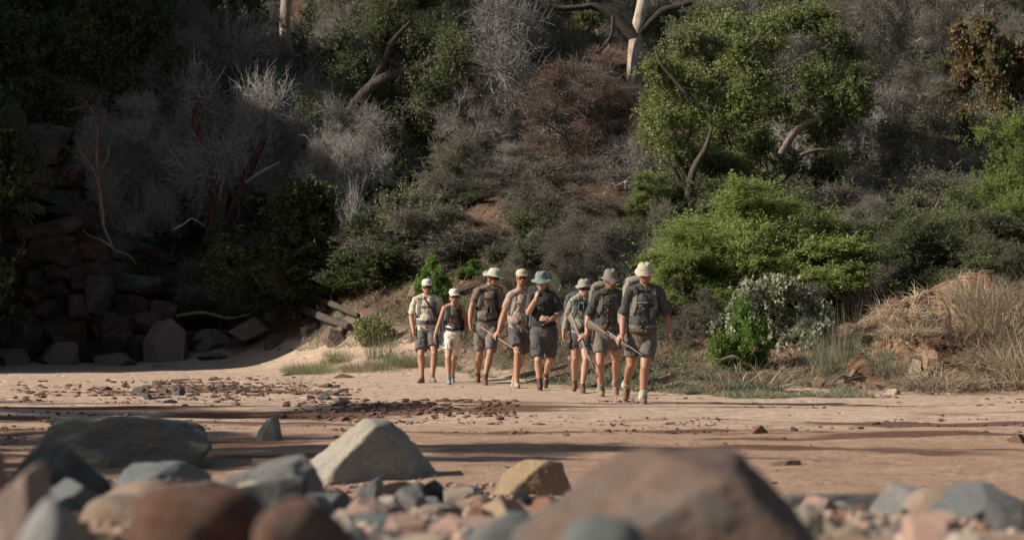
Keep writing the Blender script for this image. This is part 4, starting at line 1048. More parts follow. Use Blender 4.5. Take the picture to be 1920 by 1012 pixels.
    for k in range(16):   # trees crowning the high left bank
        x = U(-30, -14.5); y = U(52, 74)
        put_plant(['dark0', 'dark1', 'big0', 'greyt0'][k % 4], x, y, W=U(4, 5.5), H=U(1.8, 3), label='tree on top of the high left bank', group='trees of the high left bank', cat='tree', name='tree')

def build_grass():
    # lone tufts and reed clumps
    tm = {k: tussock_mesh(k, *a) for k, a in dict(
        dry=(150, .9, 1.1, LF_STRAW, .5, 1.3, .02), dry2=(130, 1.1, .9, LF_STRAW, 1.1, 2.2, .024), reed=(150, .45, .9, LF_HERB, .22, .15, .008),
        green=(420, 1.1, .35, LF_GRASS, .7, .9, .006), herb=(500, 1.0, .32, LF_HERB, .9, .9, .008), tuft=(60, .15, .5, LF_STRAW, .8, .25, .006)).items()}
    def g(k, x, y, s, h, label, group=None, cat='grass tussock', name='grass_tussock'):
        o = link(name, tm[k]); o.location = (x, y, gh(x, y) - .02); o.scale = (s, s, h); o.rotation_euler = (0, 0, U(0, 6.28)); tag(o, label, cat, group); return o
    def gx(k, u, v, s, h, *a, **kw):
        # find the ground under this pixel
        p0 = P(u, v, 30.0); y = 30.
        for yy in np.arange(12, 62, .05):
            q = P(u, v, yy)
            if q.z <= gh(q.x, yy): y = yy; break
        q = P(u, v, y); return g(k, q.x, y, s, h, *a, **kw)
    gx('tuft', 562, 738, 1.3, .9, 'lone tuft of thin dry grass on the pale sand, left of the hikers')
    gx('herb', 762, 764, .5, .35, 'small dark green tuft on the sand below the hikers')
    gx('tuft', 18, 832, .7, .7, 'dry grass tuft beside the long low boulder at the left edge')
    gx('tuft', 296, 688, .8, .7, 'thin dry grass stalk at the shade line by the cliff')
    gx('reed', 1548, 708, 1.1, .95, 'dark grey reed clump standing at the sand edge')
    gx('reed', 1590, 676, .8, 1.0, 'smaller grey reed clump beside the dark one')
    gx('reed', 1642, 700, .9, .55, 'low sparse reed clump right of the dark one')
    gx('reed', 1078, 716, .7, .42, 'grey reeds between the hikers legs at centre')
    gx('reed', 712, 672, 1.1, .8, 'blue-grey reeds below the white-flowered shrub')
    gx('reed', 900, 708, .8, .4, 'grey reeds at the boots of the tall man')
    for i in range(76):
        x = U(7.2, 9.4) if i % 4 else U(6.0, 7.6); y = U(35.8, 38.8)
        g('dry' if i % 2 else 'dry2', x, y, U(.5, 1.2), U(.25, .8) * (1 if x > 7.2 else .55), ('tall' if x > 7.6 else 'low') + ' straw-coloured tussock ' + ('at the foot' if y < 36.6 else 'on the face' if y < 37.8 else 'on the top') + ' of the right bank' + (' by the photo edge' if x > 8.2 else ' over the gap' if x < 7 else ''), 'dry tussocks of the right bank')
    for i in range(22):
        x = U(4.0, 6.4); y = U(35.0, 38.0)
        g('herb' if i % 3 == 0 else ('reed' if i % 3 == 1 else 'dry2'), x, y, U(.35, .75), U(.3, .55), 'sparse dry tuft on the red earth between the herb mat and the tall dry grass', 'sparse tufts on the red earth')
    for i in range(26):
        u = U(560, 800); v = U(664, 700)
        gx('green' if i % 2 else 'herb', u, v, U(.5, .9), U(.5, .9), 'soft green grass tuft on the sand rise left of the hikers', 'grass tufts left of the hikers')
    for i in range(22):
        x = U(3.0, 4.6); y = U(35.6, 38.0)
        g('dry2' if i % 2 else 'herb', x, y, U(.6, 1.0), U(.35, .6), 'dry grass tuft under the silver-leaved shrub', 'grass tufts under the silver shrub')
    # herb mat: small leaves and stalks hugging the ground
    ac = Acc(); ac2 = Acc()
    def mat(n, fx, acc, L, Wd, up=.6):
        x, y = fx(n); c = vn(x * 1.7, y * 1.1, 0, 77) + .5 * vn(x * 5, y * 4, 0, 78)
        m = c > -.12; x, y = x[m], y[m]; z = ground_h(x, y)
        B = np.stack([x, y, z], 1); nn = len(B)
        d = unit(rng.normal(size=(nn, 3)) * (1, 1, .5) + (0, 0, up))
        acc.add(blades(B, d, L * U(.4, 1.3, nn), Wd, U(.3, 1.5, nn), 2))
    def right_mat(n): 
        x = U(1.6, 5.0, n); e = edge_y(x); return x, e + U(-.9, 2.4, n) - .5
    def left_mat(n):
        x = U(-4.6, -.6, n); return x, edge_y(x) + U(-.3, 5, n)
    def mid_mat(n):
        x = U(-1.5, 3.5, n); return x, edge_y(x) + U(-.2, 5, n)
    def far_mat(n):
        x = U(-9, 3, n); return x, edge_y(x) + U(2, 12, n)
    mat(38000, right_mat, ac, .14, .012); mat(15000, left_mat, ac, .17, .013, .9); mat(30000, mid_mat, ac, .17, .014, .8)
    mat(16000, far_mat, ac2, .4, .02, 1.2)
    o = link('ground_cover', ac.mesh('ground_cover', [LF_HERB])); tag(o, 'blue-grey herbs creeping over the edge of the sand', 'ground cover', kind='stuff')
    o = link('slope_grass', ac2.mesh('slope_grass', [leafmat('shade_grass', (.12, .12, .06), (.22, .19, .11), None, .3)])); tag(o, 'long dry grass on the shaded lower slope', 'grass', kind='stuff')
    ac3 = Acc()
    def rb(n): return U(5.2, 9, n), U(35.4, 39.5, n)
    mat(15000, rb, ac3, .3, .014, .5)
    o = link('straw_litter', ac3.mesh('straw_litter', [LF_STRAW])); tag(o, 'loose straw lying over the right bank', 'straw', kind='stuff')
    # leaf litter and clods on the river bed
    n = 9000; y = U(14, 40, n); x = U(-.22, .22, n) * y
    c = fbm(x * .6, y * 2.2, 0, 4, 91) + .35 * np.exp(-((y - 27.0) / 2.2) ** 2) + .2 * np.exp(-((y - 31) / 1.) ** 2) * 0
    m = c > .40; x, y = x[m], y[m]; B = np.stack([x, y, ground_h(x, y) + .006], 1); nn = len(B)
    d = unit(rng.normal(size=(nn, 3)) * (1, 1, .35)); ac4 = Acc(); ac4.add(leaves(B, d, unit(rng.normal(size=(nn, 3)) * .5 + (0, 0, 1)), U(.02, .075, nn), U(.015, .035, nn)))
    n2 = 700; uu = np.concatenate([390 + 75 * rng.normal(size=n2), U(40, 660, n2), U(560, 960, 500)]); vv = np.concatenate([728 + 9 * rng.normal(size=n2), 736 + 9 * rng.normal(size=n2), 764 + 6 * rng.normal(size=500)])
    dd = (CAMZ) * F / (vv - 605); xx = (uu - CU) * dd / F; B = np.concatenate([B, np.stack([xx, dd, ground_h(xx, dd) + .006], 1)]); kk = np.arange(nn, nn + len(xx)); 
    V0, T0 = ico(1)
    k = np.concatenate([rng.choice(nn, 900), kk]); 
    o = link('leaf_litter', ac4.mesh('leaf_litter', [leafmat('litter', (.10, .055, .035), (.24, .14, .09), None, .1, .9)])); tag(o, 'dead leaves and bark bits scattered over the river sand', 'leaf litter', kind='stuff')
    Vc = []; Tc = []; nv = 0
    for q in k:
        s = (.006 + .028 * rng.random() ** 2) * (1.5 if q >= nn else 1); Vc.append(V0 * s * (1 + .3 * rng.normal(size=(len(V0), 1))) * (1.3, 1, .6) + B[q] + rng.normal(0, .1, 3) * (1, 1, 0)); Tc.append(T0 + nv); nv += len(V0)
    o = link('earth_clods', mesh_np('earth_clods', np.concatenate(Vc), tris=np.concatenate(Tc), mats=[plain('dark_clods', (.15, .08, .055), .95)], smooth=False)); tag(o, 'small dark clods of earth on the river sand', 'dirt', kind='stuff')
    # leaf litter on slopes
    n = 30000; y = U(44, 75, n); x = U(-.22, .22, n) * y; m = y > edge_y(x) + 1; x, y = x[m], y[m]; B = np.stack([x, y, ground_h(x, y) + .02], 1); nn = len(B)
    d = unit(rng.normal(size=(nn, 3)) * (1, 1, .5)); ac5 = Acc(); ac5.add(leaves(B, d, unit(rng.normal(size=(nn, 3)) * .6 + (0, 0, 1)), U(.05, .16, nn), U(.01, .05, nn)))
    o = link('slope_litter', ac5.mesh('slope_litter', [LF_DRYB])); tag(o, 'dead twigs and leaves covering the earth of the slope', 'leaf litter', kind='stuff')
# ------------------------------------------------------------------ people
SKIN = None
def skinmat(name, col):
    m, t, b = newmat(name); v = posn(t, obj=True)
    c = mixc(t, noise(t, 14, v, 5), tuple(x * .84 for x in col), tuple(min(1, x * 1.12) for x in col))
    c = mixc(t, ramp(t, noise(t, 40, v, 3), [(.5, (0, 0, 0)), (.75, (.35, .35, .35))]), c, (col[0] * .95, col[1] * .7, col[2] * .62))
    t.links.new(c, b.inputs['Base Color']); b.inputs['Roughness'].default_value = .52; b.inputs['Specular IOR Level'].default_value = .35
    b.inputs['Subsurface Weight'].default_value = .08; b.inputs['Subsurface Radius'].default_value = (.03, .01, .006); b.inputs['Subsurface Scale'].default_value = .3
    bump(t, b, noise(t, 90, v, 3), .15, .003)
    return m

def rot_to(d, roll_ref=Vector((0, -1, 0))):
    """matrix whose Z is d and whose Y is as near as can be to roll_ref"""
    z = Vector(d).normalized(); x = Vector(roll_ref).cross(z)
    if x.length < 1e-4: x = Vector((1, 0, 0)).cross(z)
    x.normalize(); y = z.cross(x)
    return Matrix((x, y, z)).transposed()

class Solid:
    """overlapping rounded shapes that are fused into one smooth skin"""
    def __init__(s): s.bm = bmesh.new()
    def ell(s, c, r, R=None, seg=20):
        M = Matrix.Translation(c) @ (R.to_4x4() if R is not None else Matrix.Identity(4)) @ Matrix.Diagonal((*r, 1))
        bmesh.ops.create_uvsphere(s.bm, u_segments=seg, v_segments=seg * 2 // 3, radius=1, matrix=M)
    def cap(s, a, b, ra, rb, k=16, sx=1., sy=1., flat=False, ref=Vector((0, -1, 0)), cap_a=True):
        """tapered limb from a to b; sx/sy squash the section; flat leaves the b end cut straight"""
        a, b = Vector(a), Vector(b); R = rot_to(b - a, ref); L = (b - a).length
        prof = []
        if cap_a: prof += [(-ra * cos(t), ra * sin(t)) for t in (pi / 12, pi / 6, pi / 3)]
        prof += [(0, ra), (L * .33, ra + (rb - ra) * .33), (L * .66, ra + (rb - ra) * .66), (L, rb)]
        if not flat: prof += [(L + rb * sin(t), rb * cos(t)) for t in (pi / 6, pi / 3, pi * 5 / 12)]
        rings = []
        for z, r in prof:
            rings.append([s.bm.verts.new(a + R @ Vector((r * sx * cos(2 * pi * i / k), r * sy * sin(2 * pi * i / k), z))) for i in range(k)])
        for q in range(len(rings) - 1):
            for i in range(k): s.bm.faces.new((rings[q][i], rings[q][(i + 1) % k], rings[q + 1][(i + 1) % k], rings[q + 1][i]))
        s.bm.faces.new(list(reversed(rings[0]))); s.bm.faces.new(rings[-1])
    def chain(s, pts, rad, **kw):
        for i in range(len(pts) - 1): s.cap(pts[i], pts[i + 1], rad[i], rad[i + 1], **kw)
    def box(s, c, sz, R=None, bev=.3):
        M = Matrix.Translation(c) @ (R.to_4x4() if R is not None else Matrix.Identity(4)) @ Matrix.Diagonal((*sz, 1))
        g = bmesh.ops.create_cube(s.bm, size=2, matrix=M)
    def build(s, name, mat, parent, voxel=.007, smooth=6, wr=0., wf=14., seed=0, mats=None):
        me = bpy.data.meshes.new(name); bmesh.ops.recalc_face_normals(s.bm, faces=s.bm.faces); s.bm.to_mesh(me); s.bm.free()
        o = bpy.data.objects.new(name, me); COL.objects.link(o)
        if voxel:
            md = o.modifiers.new('r', 'REMESH'); md.mode = 'VOXEL'; md.voxel_size = voxel; md.use_smooth_shade = True
        if smooth:
            sm = o.modifiers.new('s', 'SMOOTH'); sm.iterations = smooth; sm.factor = .5
        dg = bpy.context.evaluated_depsgraph_get(); ev = o.evaluated_get(dg)
        m2 = bpy.data.meshes.new_from_object(ev, depsgraph=dg); bpy.data.objects.remove(o); bpy.data.meshes.remove(me)
        m2.name = name
        n = len(m2.vertices)
        if wr:
            co = np.empty(n * 3); m2.vertices.foreach_get('co', co); co = co.reshape(-1, 3)
            no = np.empty(n * 3); m2.vertex_normals.foreach_get('vector', no) if hasattr(m2, 'vertex_normals') else None; no = no.reshape(-1, 3)
            q = co * wf
            f = fbm(q[:, 0] * .8 + q[:, 2] * .5, q[:, 1] * .8, q[:, 2] * .55 + seed, 3, seed)
            rd = 1 - np.abs(f) * 3.2
            co = co + no * (wr * np.clip(rd, -.35, 1))[:, None]
            m2.vertices.foreach_set('co', co.ravel())
        m2.polygons.foreach_set('use_smooth', np.ones(len(m2.polygons), bool))
        m2.materials.clear(); m2.materials.append(mat); m2.update()
        ob = link(name, m2, parent); return ob

def bvh_of(*obs):
    V, Fc, n = [], [], 0
    for ob in obs:
        me = ob.data; V += [v.co.copy() for v in me.vertices]; Fc += [tuple(n + i for i in p.vertices) for p in me.polygons]; n += len(me.vertices)
    return BVHTree.FromPolygons(V, Fc)

def ribbon(name, bvh, pts, wd, mat, parent, th=.006, side=-1, off=.003, tail=None):
    """strap laid over the front (side -1) or back (+1) of a body; pts are (x, z)"""
    pts = [Vector((p[0], 0, p[1])) for p in pts]; path = []
    for a, b in zip(pts[:-1], pts[1:]):
        k = max(1, int((b - a).length / .014))
        path += [a.lerp(b, i / k) for i in range(k)]
    path.append(pts[-1]); n = len(path); lasty = None; rows = []
    for i, p in enumerate(path):
        d = (path[min(i + 1, n - 1)] - path[max(i - 1, 0)]).normalized(); s = Vector((-d.z, 0, d.x)); row = []
        for q in (-.5, 0, .5):
            c = p + s * wd * q
            hit = bvh.ray_cast(Vector((c.x, side * 50 + 35, c.z)), Vector((0, -side, 0)))
            y = hit[0].y if hit[0] is not None else lasty
            row.append((c, y))
        ys = [r[1] for r in row if r[1] is not None]
        if not ys: continue
        lasty = (sum(ys) / len(ys))
        rows.append([(c, y if y is not None else lasty) for c, y in row])
    if len(rows) < 2: return None
    if tail: 
        c3 = [r for r in rows[tail[0]]]
    bm = bmesh.new(); vr = []
    for r in rows:
        top = [bm.verts.new((c.x, y + side * (off + th), c.z)) for c, y in r]; bot = [bm.verts.new((c.x, y + side * (off - .012), c.z)) for c, y in r]
        vr.append((top, bot))
    if tail:      # run on over the shoulder to the pack
        T0, B0 = vr[tail[0]]
        for q in range(1, 4):
            f = q / 3
            t2 = [bm.verts.new(v.co.lerp(Vector((v.co.x + tail[2], v.co.y + tail[1], v.co.z + .012 - .02 * f)), f)) for v in T0]
            b2 = [bm.verts.new(v.co + Vector((0, 0, -.016))) for v in t2]
            if tail[0] == 0: vr.insert(0, (t2, b2))
            else: vr.append((t2, b2))
    for (t0, b0), (t1, b1) in zip(vr[:-1], vr[1:]):
        for i in range(2):
            bm.faces.new((t0[i], t0[i + 1], t1[i + 1], t1[i])); bm.faces.new((b0[i + 1], b0[i], b1[i], b1[i + 1]))
        bm.faces.new((t0[0], t1[0], b1[0], b0[0])); bm.faces.new((t0[2], b0[2], b1[2], t1[2]))
    bm.faces.new((vr[0][0][0], vr[0][1][0], vr[0][1][1], vr[0][0][1])); 
    bmesh.ops.recalc_face_normals(bm, faces=bm.faces)
    me = bpy.data.meshes.new(name); bm.to_mesh(me); bm.free(); me.materials.append(mat)
    return link(name, me, parent)

def lathe(bm, prof, k=40, M=Matrix.Identity(4), fx=None):
    rings = []
    for r, z in prof:
        row = []
        for i in range(k):
            a = 2 * pi * i / k; v = Vector((r * cos(a), r * sin(a), z))
            if fx: v = fx(v, r, a)
            row.append(bm.verts.new(M @ v))
        rings.append(row)
    for q in range(len(rings) - 1):
        for i in range(k): bm.faces.new((rings[q][i], rings[q][(i + 1) % k], rings[q + 1][(i + 1) % k], rings[q + 1][i]))
    return rings

def bm_obj(bm, name, mat, parent, smooth=True, solid=0., sub=0):
    bmesh.ops.recalc_face_normals(bm, faces=bm.faces)
    me = bpy.data.meshes.new(name); bm.to_mesh(me); bm.free()
    me.polygons.foreach_set('use_smooth', np.full(len(me.polygons), smooth)); me.materials.append(mat)
    o = link(name, me, parent)
    if solid: s = o.modifiers.new('s', 'SOLIDIFY'); s.thickness = solid
    if sub: s = o.modifiers.new('u', 'SUBSURF'); s.levels = sub; s.render_levels = sub
    return o

def make_hat(kind, HM, mat, parent, band=None, s=1., seed=0):
    """HM: head matrix (origin at skull centre, -Y face, Z up)"""
    r_ = np.random.default_rng(seed); hbr = s; s = 1.
    if kind in ('wide', 'bucket', 'floppy'):
        h = {'wide': .112, 'bucket': .104, 'floppy': .122}[kind]; br = {'wide': .178, 'bucket': .130, 'floppy': .160}[kind] * hbr
        rc = .096 * s; z0 = {'wide': .058, 'bucket': .048, 'floppy': .060}[kind]; dr = {'wide': -.018, 'bucket': -.036, 'floppy': -.034}[kind]
        prof = [(br, z0 + dr - .004), (br, z0 + dr), (br * .9, z0 + dr * .62), (rc * 1.22, z0 - .004), (rc * 1.06, z0 + .002), (rc * 1.03, z0 + .03), (rc * .97, z0 + h * .55), (rc * .86, z0 + h * .78), (rc * .66, z0 + h * .93), (rc * .36, z0 + h), (.002, z0 + h * .99)]
        ph = r_.uniform(0, 6, 3)
        def fx(v, r, a):
            b = max(0, (r - rc * 1.1) / (br - rc * 1.1))
            v.z += b * (.018 * sin(2 * a + ph[0]) + .010 * sin(3 * a + ph[1]) + .005 * sin(7 * a + ph[2]) - .012 * sin(-a))
            if kind != 'bucket': v.z += b * .012 * abs(cos(a))
            v.y *= 1.12; top = max(0, (v.z - z0 - h * .6) / h)
            v.z -= top * .03 * (abs(v.x) < .02) ; v.z -= .02 * max(0, -v.y) * (v.z > z0 + h * .7) * 3
            v.x += .004 * sin(9 * v.z * 40 + a * 2); return v
        bm = bmesh.new(); lathe(bm, prof, 48, HM, fx)
        o = bm_obj(bm, 'hat', mat, parent, True, .003, 1)
        bm = bmesh.new(); lathe(bm, [(rc * 1.075, z0 + .004), (rc * 1.07, z0 + .026)], 40, HM, lambda v, r, a: Vector((v.x, v.y * 1.12, v.z)))
        bm_obj(bm, 'hat_band', band or mat, o, True, .003)
    else:      # peaked cap
        rc = .097 * s; z0 = .045; bm = bmesh.new()
        prof = [(rc * 1.0, z0), (rc * 1.0, z0 + .03), (rc * .94, z0 + .058), (rc * .77, z0 + .082), (rc * .48, z0 + .096), (rc * .12, z0 + .101), (.003, z0 + .101)]
        lathe(bm, prof, 36, HM, lambda v, r, a: Vector((v.x * (1 - .02 * cos(6 * a)), v.y * 1.14 + .004, v.z)))
        o = bm_obj(bm, 'cap', mat, parent, True, .003, 1)
        bm = bmesh.new(); rows = []
        for i in range(7):
            f = i / 6; row = []
            for j in range(13):
                a = radians(-62 + 124 * j / 12); r = rc * 1.03
                x = r * sin(a) * (1 - .06 * f); y = -(r * 1.14) * cos(a) - f * .082 * cos(a * .92) ** .6; z = z0 + .008 - .012 * f - .022 * (abs(sin(a)) ** 2) * (1 - .25 * f) + .01 * f * 0
                row.append(bm.verts.new(HM @ Vector((x, y, z))))
            rows.append(row)
        for i in range(6):
            for j in range(12): bm.faces.new((rows[i][j], rows[i][j + 1], rows[i + 1][j + 1], rows[i + 1][j]))
        bm_obj(bm, 'visor', mat, o, True, .004, 1)
        bm = bmesh.new(); bmesh.ops.create_uvsphere(bm, u_segments=10, v_segments=6, radius=.007, matrix=HM @ Matrix.Translation((0, .004, z0 + .103))); bm_obj(bm, 'button', mat, o)
    return o

def hand(S_, w, f, n, thumb_side, curl=.6, s=1., spread=0.):
    """w wrist, f direction of the fingers, n palm normal (the way the palm faces)"""
    f = Vector(f).normalized(); n = (Vector(n) - f * Vector(n).dot(f)).normalized(); t = f.cross(n).normalized() * thumb_side
    R = Matrix((t, n, f)).transposed()
    pc = w + f * .048 * s
    S_.cap(w - f * .02, w + f * .02, .026 * s, .030 * s, sx=1.0, sy=.72, ref=n)
    S_.ell(pc, (.041 * s, .017 * s, .05 * s), R)
    S_.ell(w + f * .035 * s + t * .022 * s + n * .006, (.018 * s, .015 * s, .032 * s), R)
    for i, (o_, L) in enumerate(((.029, .068), (.010, .076), (-.010, .071), (-.029, .057))):
        b = w + f * .088 * s + t * o_ * s; d = (f + t * o_ * (1.5 + spread * 8)).normalized(); p = b; c = curl * (1 + .12 * i)
        for q, (lf, r0, r1) in enumerate(((.45, .0092, .0088), (.31, .0088, .0082), (.24, .0082, .0072))):
            d = (d * cos(c * (.75 if q == 0 else .8)) + n * sin(c * (.75 if q == 0 else .8))).normalized()
            e = p + d * L * lf * s; S_.cap(p, e, r0 * s, r1 * s, k=10); p = e
            n_ = n
    b = w + f * .03 * s + t * .036 * s; d = (f * .75 + t * .55 + n * .35 * (1 + curl)).normalized()
    e = b + d * .036 * s; S_.cap(b, e, .0115 * s, .010 * s, k=10); d = (d * .8 + f * .35 + n * .35 * curl - t * .2 * curl).normalized(); S_.cap(e, e + d * .028 * s, .010 * s, .0082 * s, k=10)
    return pc + n * .02 * s

def person(c):
    d = c['d']; s = c.get('s', 1.); bw = c.get('w', 1.)
    fat = c.get('fat', 1.)
    def J(k, dy=0):
        q = c[k]; return P(q[0], q[1], d + (q[2] if len(q) > 2 else 0) + dy)
    shL, shR, hipL, hipR = J('shL'), J('shR'), J('hipL'), J('hipR')
    ank = {}; 
    for sd in 'LR':
        q = c['ank' + sd]
        if len(q) == 3 and q[2] == 'plant':
            v = c['sole' + sd]; y = (CAMZ) * F / (v - 605.)
            for _ in range(3):
                y = (CAMZ - gh(P(q[0], 700, y).x, y)) * F / (v - 605.)
            y = min(max(y + .12, d - .35), d + .35)
            p = P(q[0], 700, y); p.z = gh(p.x, p.y) + .088 * s; ank[sd] = p
        else: ank[sd] = P(q[0], q[1], d + q[2])
    kn = {}
    for sd in 'LR':
        q = c['kn' + sd]; hp = hipL if sd == 'L' else hipR
        y = (hp.y + ank[sd].y) / 2 - .11 + (q[2] if len(q) > 2 else 0); kn[sd] = P(q[0], q[1], y)
    base = Vector(((hipL.x + hipR.x) / 2, d, gh((hipL.x + hipR.x) / 2, d)))
    root = empty('person', (0, 0, 0)); tag(root, c['label'], 'person', c.get('group', 'hikers walking in a line'))
    skin, shirt, shorts, boot = c['skin'], c['shirt'], c['shorts'], c['boot']
    hc = J('head', -.03); yaw, pit = radians(c.get('yaw', 0)), radians(c.get('pit', 0)); hs = c.get('hs', .99) * (.5 + .5 * s)
    HR = Euler((pit, radians(c.get('roll', 0)), yaw)).to_matrix(); HM = Matrix.Translation(hc) @ HR.to_4x4() @ Matrix.Diagonal((hs, hs, hs, 1))
    ms = (shL + shR) / 2; mh = (hipL + hipR) / 2; up = (ms - mh).normalized(); ax = (shR - shL).normalized()
    sw = (shR - shL).length
    fwd = ax.cross(up).normalized()
    if fwd.y > 0: fwd = -fwd
    TR = Matrix((ax, -fwd, up)).transposed()
    chest = mh.lerp(ms, .70) + fwd * .0; waist = mh.lerp(ms, .34); pel = mh + up * .03
    nb = ms + up * .078 * s
    # ---- body
    B = Solid(); H = lambda x, y, z: HM @ Vector((x, y, z)); hr = lambda *r: tuple(q * hs for q in r)
    B.ell(H(0, .012, .022), hr(.076, .094, .092), HR, 24)             # skull
    B.ell(H(0, -.022, -.035), hr(.062, .066, .072), HR)               # face
    B.ell(H(0, -.040, -.088), hr(.036, .034, .028), HR)               # chin
    for q in (-1, 1):
        B.cap(H(q * .058, .0, -.045), H(q * .022, -.052, -.092), .022 * hs, .018 * hs, k=12)   # jaw
        B.ell(H(q * .040, -.066, -.022), hr(.022, .018, .018), HR)    # cheekbone
        B.cap(H(q * .012, -.086, .014), H(q * .048, -.070, .016), .011 * hs, .009 * hs, k=10)  # brow
        B.ell(H(q * .078, .012, -.008), hr(.009, .018, .030), HR)     # ear
        B.ell(H(q * .0105, -.094, -.034), hr(.009, .010, .008), HR, 12)
    B.cap(H(0, -.083, .008), H(0, -.106, -.026), .009 * hs, .0125 * hs, k=12)                  # nose
    B.cap(H(-.016, -.084, -.058), H(.016, -.084, -.058), .0075 * hs, .0075 * hs, k=10)         # lips
    B.cap(H(-.014, -.082, -.067), H(.014, -.082, -.067), .0085 * hs, .0085 * hs, k=10)
    B.chain([nb - up * .03, nb.lerp(H(0, .02, -.07), .5), H(0, .012, -.05)], [.062 * s * bw, .056 * s * bw, .056 * s * bw])
    for sh in (shL, shR): B.cap(nb + up * .005, sh + up * .004, .040 * s, .042 * s)
    B.ell(chest, (sw * .44, .105 * s * bw, .19 * s), TR); B.ell(waist, (.135 * s * bw, .098 * s * fat, .16 * s), TR); B.ell(pel, (.155 * s * bw, .108 * s, .12 * s), TR)
    arms = {}
    for sd, sh in (('L', shL), ('R', shR)):
        el = J('el' + sd); wr = J('wr' + sd); arms[sd] = (sh, el, wr); am = s * bw * 1.1
        B.chain([sh, sh.lerp(el, .45), el], [.052 * am, .047 * am, .038 * am]); fa = el.lerp(wr, .3)
        B.chain([el, fa, el.lerp(wr, .7), wr], [.038 * am, .042 * am, .033 * am, .0255 * am])
        h = c['hand' + sd]
        if sd == 'L' and c.get('hold') is not None:
            dd = c['hold']; f0 = (wr - el).normalized(); f_ = (f0 - dd * f0.dot(dd)).normalized(); n_ = dd.cross(f_)
            if n_.x < 0: n_ = -n_
            h = dict(f=f_, n=n_, t=1 if f_.cross(n_).dot(dd) > 0 else -1, curl=c.get('hcurl', .8)); c['grip'] = wr + f_ * .082 * s * 1.08 + n_ * .034 * s
        hand(B, wr, Vector(h['f']), Vector(h['n']), h.get('t', 1), h.get('curl', .6), s * h.get('s', 1.08), h.get('spread', 0))
    for sd, hp in (('L', hipL), ('R', hipR)):
        k_, a_ = kn[sd], ank[sd]; lm = s * c.get('lw', 1.)
        B.chain([hp, hp.lerp(k_, .5), k_.lerp(hp, .08)], [.092 * lm, .080 * lm, .061 * lm])
        B.ell(k_ + Vector((0, -.018, 0)), (.049 * lm, .043 * lm, .052 * lm))
        back = Vector((0, .024, 0))
        c1 = k_.lerp(a_, .28); c2 = k_.lerp(a_, .62)
        B.chain([k_, c1 + back, c2 + back * .4, a_], [.054 * lm, .062 * lm, .047 * lm, .037 * lm])
        fd = Vector(c.get('foot' + sd, (0, -1, -.0))).normalized()
        B.cap(a_, a_ + fd * .03 - Vector((0, 0, .03)), .030, .026)
    body = B.build('body', skin, root, .0062, 5)
    # ---- shirt
    Sh = Solid(); g = .018
    Sh.ell(chest, (sw * .44 + g, .112 * s * bw + g, .185 * s + g), TR, 28); Sh.ell(waist + fwd * .012 * (fat - 1) * 8, (.137 * s * bw + g, .10 * s * fat + g, .17 * s), TR, 28)
    hem = mh - up * c.get('hem', .0)
    Sh.cap(waist, hem, .142 * s * bw + g * .8, .152 * s * bw + g, k=28, sx=1.02, sy=.74 * fat ** .5, flat=True, ref=fwd)
    Sh.cap(shL.lerp(shR, .12) - up * .02, shR.lerp(shL, .12) - up * .02, .062 * s, .062 * s)
    slv = c.get('sleeve', .55)
    if slv > 0:
        for sd in 'LR':
            sh, el, wr = arms[sd]
            Sh.cap(nb - up * .006, sh + up * .008, .062 * s, .060 * s)
            if slv <= 1: Sh.cap(sh, sh.lerp(el, slv), .059 * s * bw, (.062 if slv < .7 else .058) * s * bw, flat=True)
            else:
                Sh.cap(sh, el, .059 * s * bw, .050 * s * bw); Sh.cap(el, el.lerp(wr, slv - 1), .050 * s * bw, .043 * s * bw, flat=True)
    else:
        for sh in (shL, shR): Sh.cap(nb - up * .05, sh.lerp(ms, .3) - up * .01, .035, .038)
    so = Sh.build(c.get('shirtname', 'shirt'), shirt, root, .0075, 2, .012, 13, len(c['label']))
    if slv > 0.7:     # rolled cuffs
        for sd in 'LR':
            sh, el, wr = arms[sd]; a, b, r = (sh, el, .060) if slv <= 1 else (el, wr, .046); f = slv if slv <= 1 else slv - 1
            C = Solid(); L = (b - a).length; C.cap(a.lerp(b, f - .035 / L), a.lerp(b, f + .012 / L), r * s * bw * 1.05, r * s * bw * 1.06, k=20, flat=True, cap_a=False)
            C.build('cuff', shirt, so, 0, 0)
    # ---- shorts
    So = Solid(); pr = .016
    So.ell(pel, (.158 * s * bw + pr, .112 * s * fat ** .5 + pr, .125 * s), TR, 28)
    So.cap(mh + up * .10, mh - up * .03, .143 * s * bw + pr, .160 * s * bw + pr, k=28, sx=1, sy=.74, ref=fwd)
    for sd, hp in (('L', hipL), ('R', hipR)):
        hv = c['hem' + sd]; k_ = kn[sd]; f = (hp.z - P(0, hv, (hp.y + k_.y) / 2).z) / max(hp.z - k_.z, .05); f = min(max(f, .3), 1.12)
        e = hp + (k_ - hp) * f; So.cap(hp, e, .098 * s * bw, c.get('flare', .102) * .87 * s * bw, k=24, sx=1, sy=1.02, flat=True)
    sh_o = So.build('shorts', shorts, root, .0075, 2, .013, 11, len(c['label']) + 3)
    B1 = bvh_of(so); B2 = bvh_of(so, sh_o)
    # ---- belt
    if c.get('belt'):
        zb = c['belt'][0] if False else mh.z + .095 * s
        ribbon('belt', B2, [(mh.x - .17 * s * bw, zb), (mh.x, zb - .004), (mh.x + .17 * s * bw, zb)], .036, c['belt'], root)
        bb = B2.ray_cast(Vector((mh.x, -10, zb)), Vector((0, 1, 0)))
        if bb[0]: 
            K = Solid(); K.box(bb[0] + Vector((0, -.012, 0)), (.022, .004, .020)); K.build('buckle', c.get('metal') or c['belt'], root, 0, 0)
